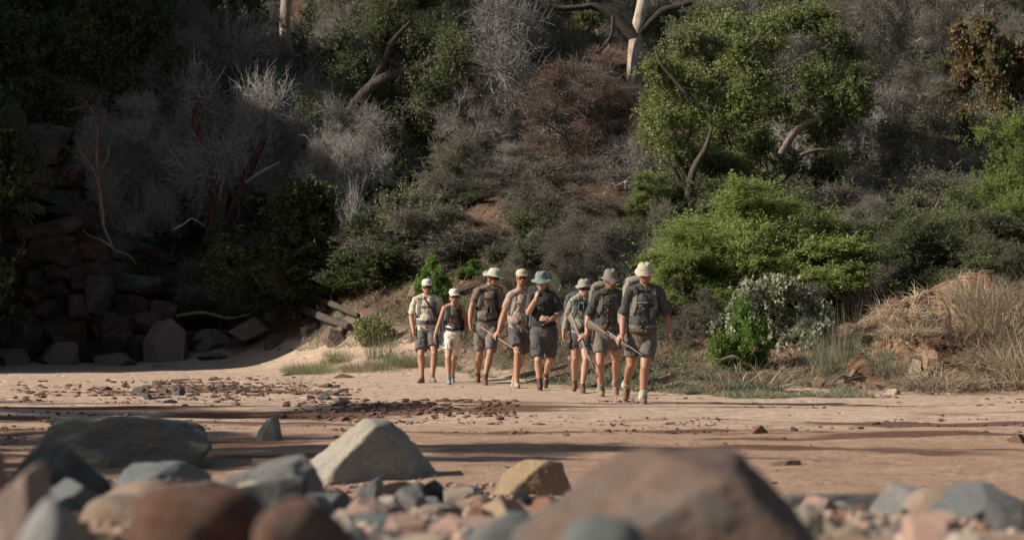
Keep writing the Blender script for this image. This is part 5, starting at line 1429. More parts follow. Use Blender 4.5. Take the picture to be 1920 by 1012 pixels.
    if c.get('ammo'):
        zb = mh.z + c.get('ammoz', .045)
        am = ribbon('cartridge_belt', B2, [(mh.x - .175 * s * bw, zb + .004), (mh.x, zb - .008), (mh.x + .175 * s * bw, zb + .004)], .052, c['ammo'], root, .008)
        bm = bmesh.new()
        for i in range(14):
            x = mh.x - .150 + i * .0165
            hit = B2.ray_cast(Vector((x, -10, zb)), Vector((0, 1, 0)))
            if hit[0]:
                M = Matrix.Translation((x, hit[0].y - .016, zb + .004)); bmesh.ops.create_cone(bm, segments=8, radius1=.006, radius2=.006, depth=.052, cap_ends=True, matrix=M)
        bm_obj(bm, 'cartridges', BRASS, am)
        P_ = Solid(); hit = B2.ray_cast(Vector((mh.x + .055, -10, zb)), Vector((0, 1, 0)))
        if hit[0]: P_.ell(hit[0] + Vector((0, -.014, 0)), (.03, .02, .03)); P_.build('belt_pouch', c['ammo'], am, .006, 2)
    # ---- collar, placket, buttons, pockets
    if c.get('collar'):
        for q in (-1, 1):
            bm = bmesh.new(); base_z = nb + up * .012
            a0 = nb + ax * q * .012 + fwd * .075 * s - up * .035; a1 = nb + ax * q * .066 * s + fwd * .035 + up * .022; a2 = nb + ax * q * .070 * s - fwd * .03 + up * .035
            b0 = nb + ax * q * .055 + fwd * .100 * s - up * .075; b1 = nb + ax * q * .105 * s + fwd * .045 - up * .012; b2 = nb + ax * q * .105 * s - fwd * .03 + up * .004
            vs = [bm.verts.new(v) for v in (a0, a1, a2, b0, b1, b2)]; bm.faces.new((vs[0], vs[1], vs[4], vs[3])); bm.faces.new((vs[1], vs[2], vs[5], vs[4]))
            bm_obj(bm, 'collar', shirt, so, True, .005, 1)
        ribbon('placket', B1, [(ms.x, ms.z - .03), (mh.x, mh.z + .12)], .028, shirt, so, .0025)
        bm = bmesh.new()
        for i in range(6):
            f = i / 5; x = ms.x + (mh.x - ms.x) * f; z = ms.z - .06 + (mh.z + .13 - ms.z + .06) * f; hit = B1.ray_cast(Vector((x, -10, z)), Vector((0, 1, 0)))
            if hit[0]: bmesh.ops.create_cone(bm, segments=10, radius1=.005, radius2=.0045, depth=.005, cap_ends=True, matrix=Matrix.Translation((x, hit[0].y - .008, z)) @ Matrix.Rotation(pi / 2, 4, 'X'))
        bm_obj(bm, 'shirt_buttons', c.get('btn', BUTTON), so)
        for q in (-1, 1):
            ribbon('chest_pocket', B1, [(ms.x + q * .082 * s, ms.z - .075 * s), (ms.x + q * .082 * s, ms.z - .19 * s)], .095 * s, shirt, so, .003)
            ribbon('pocket_flap', B1, [(ms.x + q * .082 * s, ms.z - .073 * s), (ms.x + q * .082 * s, ms.z - .105 * s)], .104 * s, shirt, so, .007)
    else:
        # crew neck rib
        bm = bmesh.new(); k = 28; rows = []
        for z, r in ((.0, .074), (.012, .070)):
            rows.append([bm.verts.new(nb + ax * r * s * bw * cos(2 * pi * i / k) - fwd * r * s * sin(2 * pi * i / k) * 1.0 + up * (z - .012 + .022 * -(-sin(2 * pi * i / k)) * 1 - .01)) for i in range(k)])
        for i in range(k): bm.faces.new((rows[0][i], rows[0][(i + 1) % k], rows[1][(i + 1) % k], rows[1][i]))
        bm_obj(bm, 'collar', shirt, so, True, .008, 1)
    # pockets on the shorts
    for sd, hp in (('L', hipL), ('R', hipR)):
        q = -1 if sd == 'L' else 1; m_ = hp.lerp(kn[sd], .45)
        ribbon('cargo_pocket', B2, [(m_.x + q * .062, m_.z + .055), (m_.x + q * .064, m_.z - .045)], .075, shorts, sh_o, .006)
    # ---- socks and shoes
    for sd in 'LR':
        a_, k_ = ank[sd], kn[sd]; fd = Vector(c.get('foot' + sd, (0, -1, 0))).normalized(); legd = (k_ - a_).normalized()
        pd = fd.cross(Vector((1, 0, 0))) ; upf = (Vector((0, 0, 1)) - fd * fd.z).normalized(); sdv = fd.cross(upf).normalized()
        heel = a_ - fd * .045 - upf * .050 * s; toe = a_ + fd * .160 * s - upf * .055 * s; ball = a_ + fd * .10 * s - upf * .050 * s
        K = Solid(); K.cap(heel, ball, .038 * s, .042 * s, sx=1, sy=.9); K.cap(ball, toe, .042 * s, .030 * s, sx=1.05, sy=.8, ref=upf); K.cap(a_ - upf * .02, ball, .040 * s, .032 * s)
        hb = c.get('boot_h', .05); K.cap(a_ - upf * .03, a_ + legd * hb, .044 * s, .043 * s, flat=True)
        bo = K.build('shoe', boot, root, .006, 3, .002, 20, 3)
        K = Solid(); zb = -upf * .080 * s
        K.cap(a_ - fd * .045 + zb, a_ + fd * .10 * s + zb, .040 * s, .047 * s, ref=upf, sx=1, sy=.28); K.cap(a_ + fd * .10 * s + zb, a_ + fd * .165 * s + zb, .047 * s, .034 * s, ref=upf, sx=1, sy=.3)
        K.build('sole', c.get('sole_m', SOLE), bo, .006, 1)
        bm = bmesh.new()
        for i in range(4):
            p = a_ + fd * (.035 + .022 * i) * s + upf * (.012 - .013 * i) * s
            bmesh.ops.create_cone(bm, segments=6, radius1=.004, radius2=.004, depth=.05, cap_ends=True, matrix=Matrix.Translation(p) @ rot_to(sdv).to_4x4())
        bm_obj(bm, 'laces', c.get('lace', SOLE), bo)
        if c.get('sock'):
            K = Solid(); K.cap(a_, a_ + legd * c.get('sock_h', .10), .040 * s, .042 * s, flat=True, k=20); K.build('sock', c['sock'], root, .006, 2, .004, 25)
        if c.get('gaiter'):
            K = Solid(); K.cap(a_ - upf * .005, a_ + legd * .085, .056 * s, .046 * s, flat=True, k=24); K.build('gaiter', c['gaiter'], root, .006, 2, .006, 22)
    # ---- hair, hat, glasses, beard
    hb = Solid(); hl = c.get('hair_len', 0)
    hb.ell(H(0, .026, .018), hr(.081, .090, .088), HR, 24)
    hb.ell(H(0, .045, -.035), hr(.066, .055, .055), HR)
    for q in (-1, 1): hb.ell(H(q * .071, .004, .012), hr(.012, .022, .032), HR)
    if hl:
        hb.ell(H(0, .045, -.035 - hl / 2), hr(.07, .05, .05 + hl / 2), HR)
        for q in (-1, 1): hb.ell(H(q * .07, .02, -.02 - hl * .4), hr(.018, .03, .04 + hl * .4), HR)
    hb.build('hair', c['hair'], root, .006, 2, .004, 40, 5)
    make_hat(c['hat'], HM, c['hatm'], root, c.get('band'), c.get('hbr', 1.0), len(c['label']))
    if c.get('beard'):
        K = Solid(); K.ell(H(0, -.045, -.092), hr(.042, .040, .030), HR); 
        for q in (-1, 1): K.cap(H(q * .066, -.008, -.035), H(q * .030, -.056, -.092), .019 * hs, .020 * hs, k=12)
        K.cap(H(-.022, -.084, -.050), H(.022, -.084, -.050), .008 * hs, .008 * hs, k=10)
        K.build('beard', c['beard'], root, .005, 1, .003, 60)
    if c.get('glasses', True):
        bm = bmesh.new(); rows = []
        for i in range(25):
            a = radians(-78 + 156 * i / 24); nose = math.exp(-(a / .16) ** 2)
            hh = .0165 * (1 - .45 * nose) * (1 - .35 * (abs(a) / 1.36) ** 4); x = .074 * sin(a); y = -.098 * cos(a) ** .8 * 1.0 + .004 * nose * 0 - .002; z = .0 + .006 * nose
            rows.append([bm.verts.new(H(x, y, z + hh)), bm.verts.new(H(x, y - .001, z - hh - .002 * (1 - nose)))])
        for r0, r1 in zip(rows[:-1], rows[1:]): bm.faces.new((r0[0], r1[0], r1[1], r0[1]))
        gl = bm_obj(bm, 'sunglasses', GLASS, root, True, .003)
        bm = bmesh.new()
        for q in (-1, 1): bmesh.ops.create_cube(bm, size=1, matrix=HM @ Matrix.Translation((q * .0775, -.035, .006)) @ Matrix.Diagonal((.004, .085, .007, 1)))
        bm_obj(bm, 'temple', GLASS, gl)
    else:
        bm = bmesh.new()
        for q in (-1, 1): bmesh.ops.create_uvsphere(bm, u_segments=12, v_segments=8, radius=.0115 * hs, matrix=HM @ Matrix.Translation((q * .030, -.079, .002)))
        bm_obj(bm, 'eyes', EYE, root)
    c['_'] = dict(ms=ms, mh=mh, up=up, ax=ax, fwd=fwd, sw=sw, B1=B1, B2=B2, arms=arms, shirt=so, s=s, bw=bw, root=root, H=H, kn=kn)
    return c

def backpack(c, mat, mat2, label, sm=None, h=.55, wdt=.17, lid=True, top=.0, roll=False, hipbelt=True, chestz=-.11, lean=0., dx=0.):
    i = c['_']; ms, mh, up, ax, fwd, s = i['ms'], i['mh'], i['up'], i['ax'], i['fwd'], i['s']
    rt = empty('backpack', (0, 0, 0)); tag(rt, label, 'backpack', 'packs worn by the hikers')
    bk = -fwd; ce = ms.lerp(mh, .42) + bk * .235 + up * (top / 2) + ax * dx
    R = Matrix((ax, bk, up)).transposed()
    K = Solid(); K.box(ce, (wdt, .095, h / 2 * .86), R); K.ell(ce - up * h * .18 + bk * .02, (wdt * 1.08, .12, h * .32), R); K.ell(ce + up * h * .22, (wdt * .98, .11, h * .3), R)
    K.build('pack_body', mat, rt, .010, 5, .010, 8, 3)
    if lid:
        K = Solid(); K.ell(ce + up * (h / 2 + .02) - bk * .01, (wdt * .98, .125, .062), R, 26); K.box(ce + up * (h / 2 - .01), (wdt * .86, .10, .035), R); K.build('lid', mat2, rt, .009, 5, .009, 10, 9)
    for q in (-1, 1):
        K = Solid(); K.ell(ce + ax * q * (wdt + .02) - up * h * .2, (.045, .07, .12), R); K.build('side_pocket', mat2, rt, .009, 4, .006, 12, 4)
    if roll:
        K = Solid(); K.cap(ce + up * (h / 2 + .10) - ax * wdt, ce + up * (h / 2 + .10) + ax * wdt, .055, .055); K.build('sleeping_mat', mat2, rt, .009, 3)
    sw = i['sw']
    for q in (-1, 1):
        x0 = ms.x + q * sw * .29; x1 = ms.x + q * sw * .36; x2 = ms.x + (mh.x - ms.x) * .5 + q * .155 * s
        zt = (ms.z + nbz(i)) / 2 + .012
        sm = sm or mat2; ribbon('shoulder_strap', i['B1'], [(x0, ms.z + .040 * s), (x1 - q * .01, ms.z - .09), (x1, ms.z - .17 * s), (x2, ms.z - .30 * s)], .052 * s, sm, rt, .014, tail=(0, .20, q * .01))
    ribbon('chest_strap', i['B1'], [(ms.x - sw * .35, ms.z + chestz * s), (ms.x + sw * .35, ms.z + chestz * s)], .020, sm, rt, .016)
    if hipbelt:
        zb = mh.z + .125 * s
        ribbon('hip_belt', i['B2'], [(mh.x - .178 * s * i['bw'], zb + .02), (mh.x - .05, zb), (mh.x + .05, zb), (mh.x + .178 * s * i['bw'], zb + .02)], .046, sm, rt, .016)
        K = Solid(); hit = i['B2'].ray_cast(Vector((mh.x, -10, zb)), Vector((0, 1, 0)))
        if hit[0]: K.box(hit[0] + Vector((0, -.022, 0)), (.028, .006, .02)); K.build('buckle', BLACKP, rt, 0, 0)
    return rt

def nbz(i): return i['ms'].z + .078 * i['s']

def rifle(butt, muz, label, wood_m, metal, L=1.12, grip=None):
    """bolt-action rifle from butt plate to muzzle, trigger side down"""
    a, b = Vector(butt), Vector(muz); d = (b - a).normalized()
    if grip is not None: b = b + (grip - b) - d * (grip - b).dot(d)
    a = b - d * L
    dn = (Vector((0, 0, -1)) - d * (-d.z)).normalized(); R = rot_to(d, dn)          # local y = down, z = along
    rt = empty('rifle', (0, 0, 0)); tag(rt, label, 'rifle', 'rifles carried by the hikers')
    Q = lambda z, y=0., x=0.: a + d * z + dn * y + (R @ Vector((1, 0, 0))) * x
    # stock: lofted sections (z, centre y, half height, half thickness)
    sec = [(0, .052, .062, .020), (.012, .052, .064, .021), (.10, .042, .055, .021), (.22, .028, .041, .020), (.30, .022, .026, .018), (.36, .024, .021, .017), (.41, .012, .022, .020), (.50, .006, .024, .022), (.62, .006, .023, .021), (.74, .006, .019, .018), (.82, .004, .012, .013), (.835, .004, .008, .009)]
    bm = bmesh.new(); k = 16; rings = []
    for z, y, hh, th in sec:
        rings.append([bm.verts.new(Q(z, y + hh * sin(2 * pi * j / k), th * cos(2 * pi * j / k))) for j in range(k)])
    for r0, r1 in zip(rings[:-1], rings[1:]):
        for j in range(k): bm.faces.new((r0[j], r0[(j + 1) % k], r1[(j + 1) % k], r1[j]))
    bm.faces.new(rings[0]); bm.faces.new(rings[-1]); st = bm_obj(bm, 'stock', wood_m, rt)
    K = Solid(); K.cap(Q(-.012, .052), Q(.002, .052), .058, .06, sx=.34, sy=1.04, ref=dn, flat=True, cap_a=False); K.build('butt_pad', BLACKP, st, 0, 0)
    K = Solid(); K.cap(Q(.40, -.016), Q(.60, -.018), .017, .017, k=14); K.build('receiver', metal, rt, 0, 0)
    K = Solid(); K.chain([Q(.58, -.018), Q(.75, -.016), Q(L, -.014)], [.0155, .012, .0095], k=14); K.cap(Q(L - .03, -.014), Q(L + .004, -.014), .0125, .0125, k=14, flat=True); K.build('barrel', metal, rt, 0, 0)
    K = Solid(); K.box(Q(L - .025, -.034), (.002, .011, .009), R); K.build('front_sight', metal, rt, 0, 0)
    K = Solid(); K.box(Q(.70, -.034), (.008, .008, .012), R); K.build('rear_sight', metal, rt, 0, 0)
    K = Solid(); K.chain([Q(.43, -.014, .012), Q(.425, .0, .045), Q(.42, .012, .062)], [.006, .006, .006], k=8); K.ell(Q(.42, .014, .066), (.011, .011, .011), None, 10); K.build('bolt_handle', metal, rt, 0, 0)
    K = Solid(); K.chain([Q(.36, .035), Q(.375, .062), Q(.42, .066), Q(.455, .030)], [.004] * 4, k=8); K.chain([Q(.405, .03), Q(.40, .05)], [.003, .003], k=6); K.build('trigger_guard', metal, rt, 0, 0)
    K = Solid(); K.box(Q(.50, .032), (.014, .008, .045), R); K.build('magazine_plate', metal, rt, 0, 0)
    return rt
def build_people():
    global BRASS, BUTTON, SOLE, GLASS, EYE, BLACKP
    BRASS = plain('brass', (.22, .145, .08), .45, .5); BUTTON = plain('button', (.7, .68, .62), .4); SOLE = plain('rubber_sole', (.20, .16, .13), .8)
    GLASS = plain('dark_lens', (.012, .012, .014), .12, 0, .6); EYE = plain('eye', (.05, .035, .03), .2); BLACKP = plain('black_plastic', (.02, .02, .022), .45)
    sk1 = skinmat('tanned_skin', (.38, .205, .13)); sk2 = skinmat('fair_skin', (.44, .255, .175)); sk3 = skinmat('ruddy_skin', (.42, .22, .145))
    gun = plain('blued_steel', (.07, .07, .07), .42, .6, .5, bs=90, bstr=.1); walnut = plain('oiled_walnut', (.125, .092, .066), .6, 0, .3, .25)
    hairb = plain('brown_hair', (.10, .06, .035), .7); hairl = plain('light_brown_hair', (.20, .125, .07), .7); hairg = plain('grey_hair', (.30, .27, .23), .7); hairr = plain('ginger_stubble', (.30, .145, .075), .8)
    down = (0, -.05, -1)
    suede = plain('tan_suede', (.27, .18, .115), .9); brownb = plain('brown_leather', (.16, .085, .05), .75); darkb = plain('dark_brown_leather', (.10, .065, .05), .8); greysh = plain('grey_trainer', (.30, .30, .29), .8); sandy = plain('sandy_suede', (.40, .30, .215), .9)
    strapg = cloth('grey_webbing', (.14, .14, .135)); black = cloth('black_webbing', (.028, .028, .030)); khaki = cloth('khaki_canvas', (.25, .225, .18)); olive = cloth('olive_canvas', (.14, .14, .105)); leather = plain('belt_leather', (.13, .085, .055), .6)
    teal = cloth('teal_nylon', (.05, .075, .078)); blueg = cloth('blue_grey_nylon', (.12, .15, .175)); paleg = cloth('pale_green_nylon', (.30, .36, .31))
    rel = lambda n=(0, 1, 0), t=1, curl=.55, f=down, **k: dict(f=f, n=n, t=t, curl=curl, **k)
    # image-left arm = L. Palm normals face the body; thumbs point forward (towards the camera).
    G = []
    c = person(dict(label='man in a white cap and pale shirt, furthest left in the line of hikers', d=41.4, s=1.0, w=1.06, fat=1.15,
        head=(800.8, 538), yaw=2, pit=3, shL=(779, 563.5, .02), shR=(821.5, 562, 0), elL=(771, 594, .06), wrL=(775.5, 621, -.10), elR=(829.5, 590, .08), wrR=(828, 618, .02),
        handL=rel((.95, -.1, .1), -1, .95, (.15, -.25, -1)), handR=rel((-1, 0, 0), 1, .7), hipL=(791.5, 617), hipR=(808.5, 617), knL=(789.5, 666, .02), knR=(814.5, 663, .02),
        ankL=(791, 711, 'plant'), soleL=719.5, ankR=(810.5, 709, 'plant'), soleR=718.5, footL=(-.35, -1, 0), footR=(.30, -1, 0), hemL=656, hemR=650, hem=.02,
        skin=sk1, shirt=cloth('pale_shirt', (.52, .46, .38)), shorts=cloth('charcoal_shorts', (.115, .115, .10)), boot=suede, sleeve=.78, flare=.108, belt=leather, collar=True, hair=hairg, hat='cap', hatm=cloth('white_cap', (.60, .60, .54))))
    backpack(c, paleg, strapg, 'grey-strapped pack with a pale green side pocket, worn by the white-capped man', h=.46, wdt=.185, hipbelt=True); G.append(c)
    i = c['_']; rb = empty('camera', (0, 0, 0)); tag(rb, 'black camera on a diagonal neck strap at the pale-shirted man\'s side', 'camera')
    ribbon('strap', i['B1'], [(i['ms'].x - .055, i['ms'].z + .05), (i['ms'].x + .02, i['ms'].z - .06), (i['ms'].x + .16, i['ms'].z - .24)], .022, black, rb, .020)
    K = Solid(); q = P(825, 604, 41.2); K.box(q, (.065, .035, .07)); K.cap(q, q + Vector((0, -.08, -.01)), .034, .034, flat=True); K.build('camera_body', BLACKP, rb, .008, 3)
    # woman in pale shorts
    c = person(dict(label='woman in a cream cap, dark tank top and cream shorts', d=40.6, s=.90, w=.90, fat=.9, lw=1.04,
        head=(851.5, 555.5), yaw=8, pit=6, hs=.98, shL=(833.5, 577.5, 0), shR=(866.5, 577.5, 0), elL=(823.5, 606, .03), wrL=(815.5, 629, -.05), elR=(874, 603, .10), wrR=(874, 626, .02),
        handL=rel((1, 0, 0), -1, .45, (-.1, -.1, -1)), handR=rel((-1, 0, 0), 1, .8, (-.1, -.3, -1)), hipL=(842, 630), hipR=(857, 630), knL=(840.5, 671, -.02), knR=(851, 671, .05),
        ankL=(841.5, 711, 'plant'), soleL=721.8, ankR=(848, 706, .25), footL=(.1, -1, 0), footR=(.1, -1, -.35), hemL=657, hemR=664, hem=-.03,
        skin=sk2, shirt=cloth('brown_tank', (.12, .098, .085)), shirtname='tank_top', shorts=cloth('cream_shorts', (.66, .63, .56)), boot=plain('blue_grey_trainer', (.22, .27, .29), .8), sleeve=0, flare=.094, hair=hairl, hair_len=.03, hat='cap', hatm=cloth('cream_cap', (.60, .58, .50))))
    backpack(c, teal, black, 'small dark pack with black straps worn by the woman in cream shorts', h=.40, wdt=.13, chestz=-.15); G.append(c)
    i = c['_']; K = Solid(); q = P(827, 634, 40.6); K.cap(q + Vector((0, 0, .06)), q - Vector((0, 0, .09)), .032, .032); K.cap(q + Vector((0, 0, .08)), q + Vector((0, 0, .13)), .018, .018); o = K.build('water_bottle', plain('blue_bottle', (.10, .20, .27), .35), None, .006, 3); tag(o, 'blue drinking bottle hanging at the hip of the woman in cream shorts', 'bottle')
    # tall man in wide-brimmed hat
    c = person(dict(label='tall man in a pale wide-brimmed hat and brown t-shirt, looking to his left', d=40.3, s=1.04, w=1.04,
        head=(925.5, 521), yaw=48, pit=14, shL=(896, 547, .0), shR=(936.5, 546, .02), elL=(884, 577, .03), wrL=(881, 604, -.06), elR=(942, 580, .08), wrR=(944, 606, .02),
        handL=rel((.9, .2, 0), -1, .6, (.05, -.1, -1)), handR=rel((-1, 0, 0), 1, .6), hipL=(901, 615), hipR=(924, 615), knL=(900, 661, -.04), knR=(919, 664, .02),
        ankL=(895, 703, .42), ankR=(908.5, 711, 'plant'), soleR=722, footL=(-.1, -.55, -1), footR=(.15, -1, 0), hemL=655, hemR=656, hem=.03, boot_h=.09,
        skin=sk1, shirt=cloth('brown_tshirt', (.165, .132, .108)), shirtname='t_shirt', shorts=cloth('taupe_shorts', (.165, .14, .13)), boot=brownb, sleeve=.62, flare=.098, hair=hairl, hair_len=.03, hat='wide', hatm=cloth('sage_hat', (.46, .47, .39)), glasses=True))
    backpack(c, black, black, 'black-strapped pack worn by the tall man', h=.50, wdt=.15); G.append(c)
    i = c['_']; o = empty('binoculars', (0, 0, 0)); tag(o, 'black binoculars hanging on the tall man\'s brown t-shirt', 'binoculars')
    def binos(rt, u, v, dd, sc=1.):
        q = P(u, v, dd)
        for s_ in (-1, 1):
            K = Solid(); K.cap(q + Vector((s_ * .033 * sc, 0, .055)), q + Vector((s_ * .036 * sc, -.01, -.04)), .018 * sc, .026 * sc); K.build('barrel', BLACKP, rt, .005, 2)
        K = Solid(); K.box(q, (.02, .012, .035)); K.build('bridge', BLACKP, rt, .005, 2)
    hit = i['B1'].ray_cast(Vector((P(918, 580, 40).x, -10, P(918, 582, 40).z)), Vector((0, 1, 0))); binos(o, 918, 582, (hit[0].y if hit[0] else 39) - .04)
    # man in beige cap
    pa, pb = P(885.3, 602, 38.75), P(972.5, 659, 37.95)
    c = person(dict(hold=(pb - pa).normalized(), hcurl=1.05, label='bearded man in a beige cap and taupe t-shirt carrying a thin metal pole', d=38.5, s=1.02, w=1.10, fat=1.12,
        head=(978.1, 521), yaw=6, pit=2, shL=(958, 555, -.02), shR=(992, 554, .04), elL=(944, 590, .04), wrL=(935, 621, -.12), elR=(997, 588, .12), wrR=(996, 612, .05),
        handL=rel((.6, -.8, 0), -1, 1.15, (-.05, -.2, -1)), handR=rel((-1, 0, 0), 1, .7), hipL=(963.5, 619), hipR=(982, 619), knL=(971, 662, -.05), knR=(979, 666, .10),
        ankL=(968.5, 716, 'plant'), soleL=728.3, ankR=(964, 711, .35), footL=(.15, -1, 0), footR=(-.2, -1, -.5), hemL=652, hemR=658, hem=.035,
        skin=sk3, shirt=cloth('taupe_tshirt', (.36, .275, .225)), shirtname='t_shirt', shorts=cloth('charcoal_cargo_shorts', (.09, .085, .08)), boot=sandy, sleeve=.66, flare=.110, hair=hairr, beard=hairr, hat='cap', hatm=cloth('beige_cap', (.50, .43, .32))))
    backpack(c, khaki, cloth('taupe_webbing', (.23, .20, .175)), 'taupe padded pack worn by the man in the beige cap', h=.5, wdt=.16); G.append(c)
    rt = empty('trekking_pole', (0, 0, 0)); tag(rt, 'thin bronze-coloured pole with a black tip held by the beige-capped man', 'pole')
    dd = (pb - pa).normalized(); o_ = (c['grip'] - pb) - dd * (c['grip'] - pb).dot(dd); a, b = pa + o_, pb + o_
    K = Solid(); K.cap(a, b, .009, .0085, k=12); K.build('shaft', plain('bronze_tube', (.20, .14, .105), .4, .5), rt, 0, 0)
    K = Solid(); K.cap(b - dd * .03, b + dd * .02, .018, .020, k=12); K.build('tip', BLACKP, rt, 0, 0)
    K = Solid(); K.cap(a - dd * .02, a + dd * .03, .015, .015, k=12); K.build('end_cap', BLACKP, rt, 0, 0)
    # man with hand at his mouth
    c = person(dict(label='man in a dark shirt and grey-green floppy hat raising one hand to his mouth', d=37.5, s=1.03, w=1.08,
        head=(1016, 529.5), yaw=-12, pit=8, roll=-3, shL=(996, 556, .0), shR=(1038, 556, .0), elL=(991, 586, -.14), wrL=(1005.5, 559, -.30), elR=(1050, 588, -.02), wrR=(1033, 598.5, -.26),
        handL=dict(f=(.14, .42, 1), n=(.75, .65, 0), t=1, curl=.85), handR=dict(f=(-1, -.1, .12), n=(.05, 1, 0), t=1, curl=.3, spread=.2), hipL=(1006.5, 625), hipR=(1033, 625), knL=(1009, 676, .0), knR=(1031.5, 676, .0),
        ankL=(1012.5, 718, 'plant'), soleL=731.5, ankR=(1023, 704, .42), footL=(-.05, -1, 0), footR=(.0, -.6, -1), hemL=670, hemR=668, hem=.0,
        skin=sk2, shirt=cloth('black_shirt', (.042, .043, .040)), shorts=cloth('slate_shorts', (.085, .082, .082)), boot=darkb, sleeve=.80, flare=.091, collar=True, hair=hairb, hair_len=.06, hat='floppy', hatm=cloth('blue_green_hat', (.20, .235, .215)), sock=cloth('grey_sock', (.12, .09, .08)), lace=strapg))
    backpack(c, blueg, black, 'blue-grey pack with black straps worn by the man with a hand at his mouth', h=.56, wdt=.17, top=.06, dx=-.05); G.append(c)
    # woman in sun hat
    c = person(dict(label='woman in a grey-green sun hat and long-sleeved shirt beside the brown-hatted man', d=36.1, s=.95, w=.92,
        head=(1095, 542), yaw=14, pit=2, hs=.96, shL=(1072.5, 566.5, -.02), shR=(1104, 564, .02), elL=(1062, 597, .03), wrL=(1056.5, 624, -.08), elR=(1109, 596, .08), wrR=(1108, 622, .0),
        handL=rel((1, -.1, 0), -1, .7, (-.05, -.1, -1)), handR=rel((-1, 0, 0), 1, .7), hipL=(1080, 631), hipR=(1096.5, 631), knL=(1078.5, 671, -.02), knR=(1099, 674, .02),
        ankL=(1077, 717, .22), ankR=(1092, 724, 'plant'), soleR=737, footL=(-.1, -1, -.35), footR=(.05, -1, 0), hemL=651, hemR=655, hem=-.01,
        skin=sk2, shirt=cloth('grey_green_shirt', (.27, .25, .20)), shorts=cloth('navy_grey_shorts', (.075, .078, .085)), boot=brownb, sleeve=1.78, flare=.110, collar=True, hair=hairb, hbr=.78, hat='wide', hatm=cloth('grey_sun_hat', (.30, .29, .24))))
    backpack(c, teal, teal, 'dark teal pack with tangled top straps worn by the woman in the sun hat', h=.52, wdt=.16, top=.06, dx=-.03); G.append(c)
    i = c['_']; o = empty('binoculars', (0, 0, 0)); tag(o, 'black binoculars on the chest of the woman in the sun hat', 'binoculars')
    hit = i['B1'].ray_cast(Vector((P(1091, 574, 36.5).x, -10, P(1091, 574, 36.2).z)), Vector((0, 1, 0))); binos(o, 1091, 574, (hit[0].y if hit[0] else 36) - .04)
    # second man, brown hat, rifle
    ra, rb = P(1075.8, 586, 34.55), P(1124.5, 708, 34.0)
    c = person(dict(hold=(rb - ra).normalized(), label='bearded man in a brown hat and dark shirt, rifle pointing at the ground', d=34.4, s=1.02, w=1.06,
        head=(1144.3, 527), yaw=8, pit=10, shL=(1119.5, 555, -.02), shR=(1161, 553, .03), elL=(1103.5, 593, .02), wrL=(1100.3, 627, -.12), elR=(1169, 592, .10), wrR=(1168, 622, .0),
        handL=rel((.8, -.6, 0), -1, 1.15, (0, -.12, -1)), handR=rel((-1, 0, 0), 1, .6), hipL=(1125.5, 628), hipR=(1148, 628), knL=(1124.5, 681, -.06), knR=(1155.5, 674, .05),
        ankL=(1126.8, 728, 'plant'), soleL=743.3, ankR=(1154.8, 719, .50), footL=(.05, -1, 0), footR=(.05, -.6, -1), hemL=664, hemR=652, hem=.0,
        skin=sk3, shirt=cloth('dark_olive_shirt', (.058, .058, .050)), shorts=cloth('olive_brown_shorts', (.155, .135, .105)), boot=suede, sleeve=.93, flare=.101, collar=True, ammo=leather, ammoz=.10, hair=hairb, beard=plain('brown_beard', (.17, .09, .05), .8), hbr=.94, hat='floppy', hatm=cloth('brown_hat', (.215, .175, .145)), gaiter=cloth('khaki_gaiter', (.27, .22, .17))))
    backpack(c, olive, cloth('brown_camo_canvas', (.17, .145, .115)), 'big brown-topped pack worn by the second rifleman in the brown hat', sm=cloth('dark_strap', (.085, .08, .07)), h=.62, wdt=.165, top=.11, dx=-.05, roll=False); G.append(c)
    rifle(ra, rb, 'rifle with a pale wooden stock pointing down, held by the man in the brown hat', plain('pale_stock', (.19, .15, .11), .6, 0, .3, .2), gun, 1.12, c['grip'])
    # leader
    ra, rb = P(1113.5, 614, 31.75), P(1216.3, 685, 30.95)
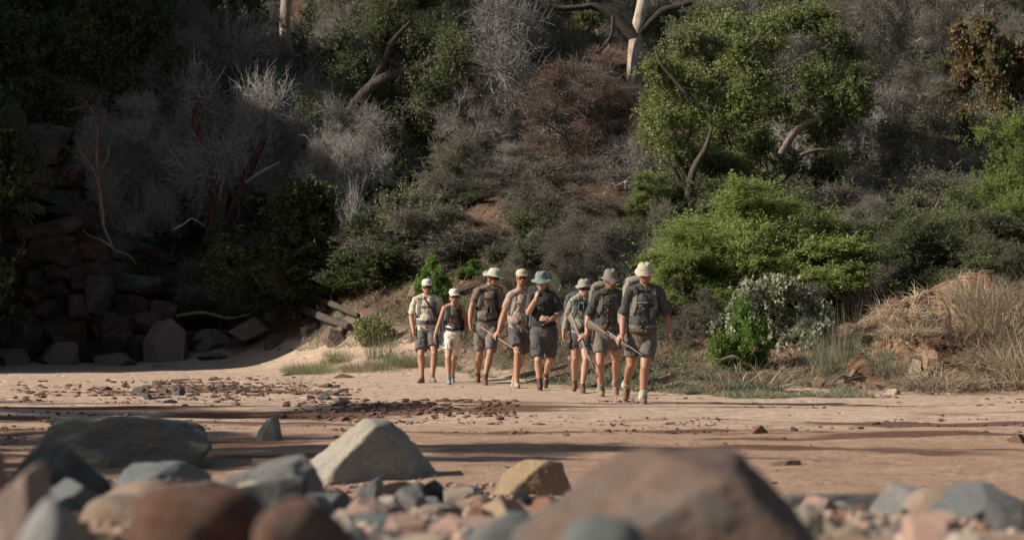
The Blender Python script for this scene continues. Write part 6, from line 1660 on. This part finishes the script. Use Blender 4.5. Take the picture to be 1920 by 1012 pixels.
    c = person(dict(hold=(rb - ra).normalized(), label='leading hiker in a cream bucket hat holding a rifle across his legs', d=31.25, s=1.02, w=1.10,
        head=(1208.8, 513), yaw=6, pit=10, shL=(1181, 548.5, -.03), shR=(1235.5, 547.5, .03), elL=(1168.5, 590, .03), wrL=(1167, 626, -.13), elR=(1249, 590.5, .08), wrR=(1257, 624, -.02),
        handL=rel((.8, -.6, 0), -1, 1.15, (.02, -.12, -1)), handR=rel((-1, .1, .0), 1, .42, (.0, -.12, -1)), hipL=(1187.5, 632), hipR=(1217, 632), knL=(1183, 684, -.12), knR=(1209, 689, .02),
        ankL=(1173.5, 722, .42), ankR=(1205.5, 739, 'plant'), soleR=757.3, footL=(-.16, -.55, -1), footR=(.05, -1, 0), hemL=668, hemR=670, hem=-.01,
        skin=sk1, shirt=cloth('dark_grey_green_shirt', (.068, .071, .063)), shorts=cloth('grey_brown_shorts', (.135, .120, .098)), boot=plain('tan_brown_boot', (.20, .105, .06), .8), sleeve=.93, flare=.100, collar=True, ammo=leather, ammoz=.075, hair=hairb, beard=plain('short_dark_stubble', (.22, .12, .08), .8), hat='bucket', hatm=cloth('cream_bucket_hat', (.46, .42, .32)), glasses=False, gaiter=cloth('pale_gaiter', (.46, .42, .34)), lace=strapg))
    backpack(c, khaki, cloth('grey_camo_canvas', (.23, .205, .175)), 'tall khaki pack with a rumpled top, worn by the leading man in the bucket hat', sm=cloth('slate_strap', (.15, .15, .135)), h=.62, wdt=.15, top=.14, dx=-.07, chestz=-.13); G.append(c)
    i = c['_']; o = empty('radio_pouch', (0, 0, 0)); tag(o, 'black pouch on a thin diagonal strap at the leading man\'s side', 'pouch')
    ribbon('strap', i['B1'], [(i['ms'].x - .06, i['ms'].z + .03), (i['ms'].x + .05, i['ms'].z - .13), (i['ms'].x + .12, i['ms'].z - .24)], .014, black, o, .022)
    q = P(1227.5, 588, 31.05); K = Solid(); K.box(q, (.05, .035, .075)); K.ell(q, (.055, .045, .085)); K.build('pouch', black, o, .007, 4, .003)
    rifle(ra, rb, 'rifle with a brown wooden stock slanting down across the leading man\'s legs', walnut, gun, 1.12, c['grip'])

for f in (build_ground, build_cliff, build_plants, build_veg, build_deadwood, build_rocks, build_grass, build_people): f()
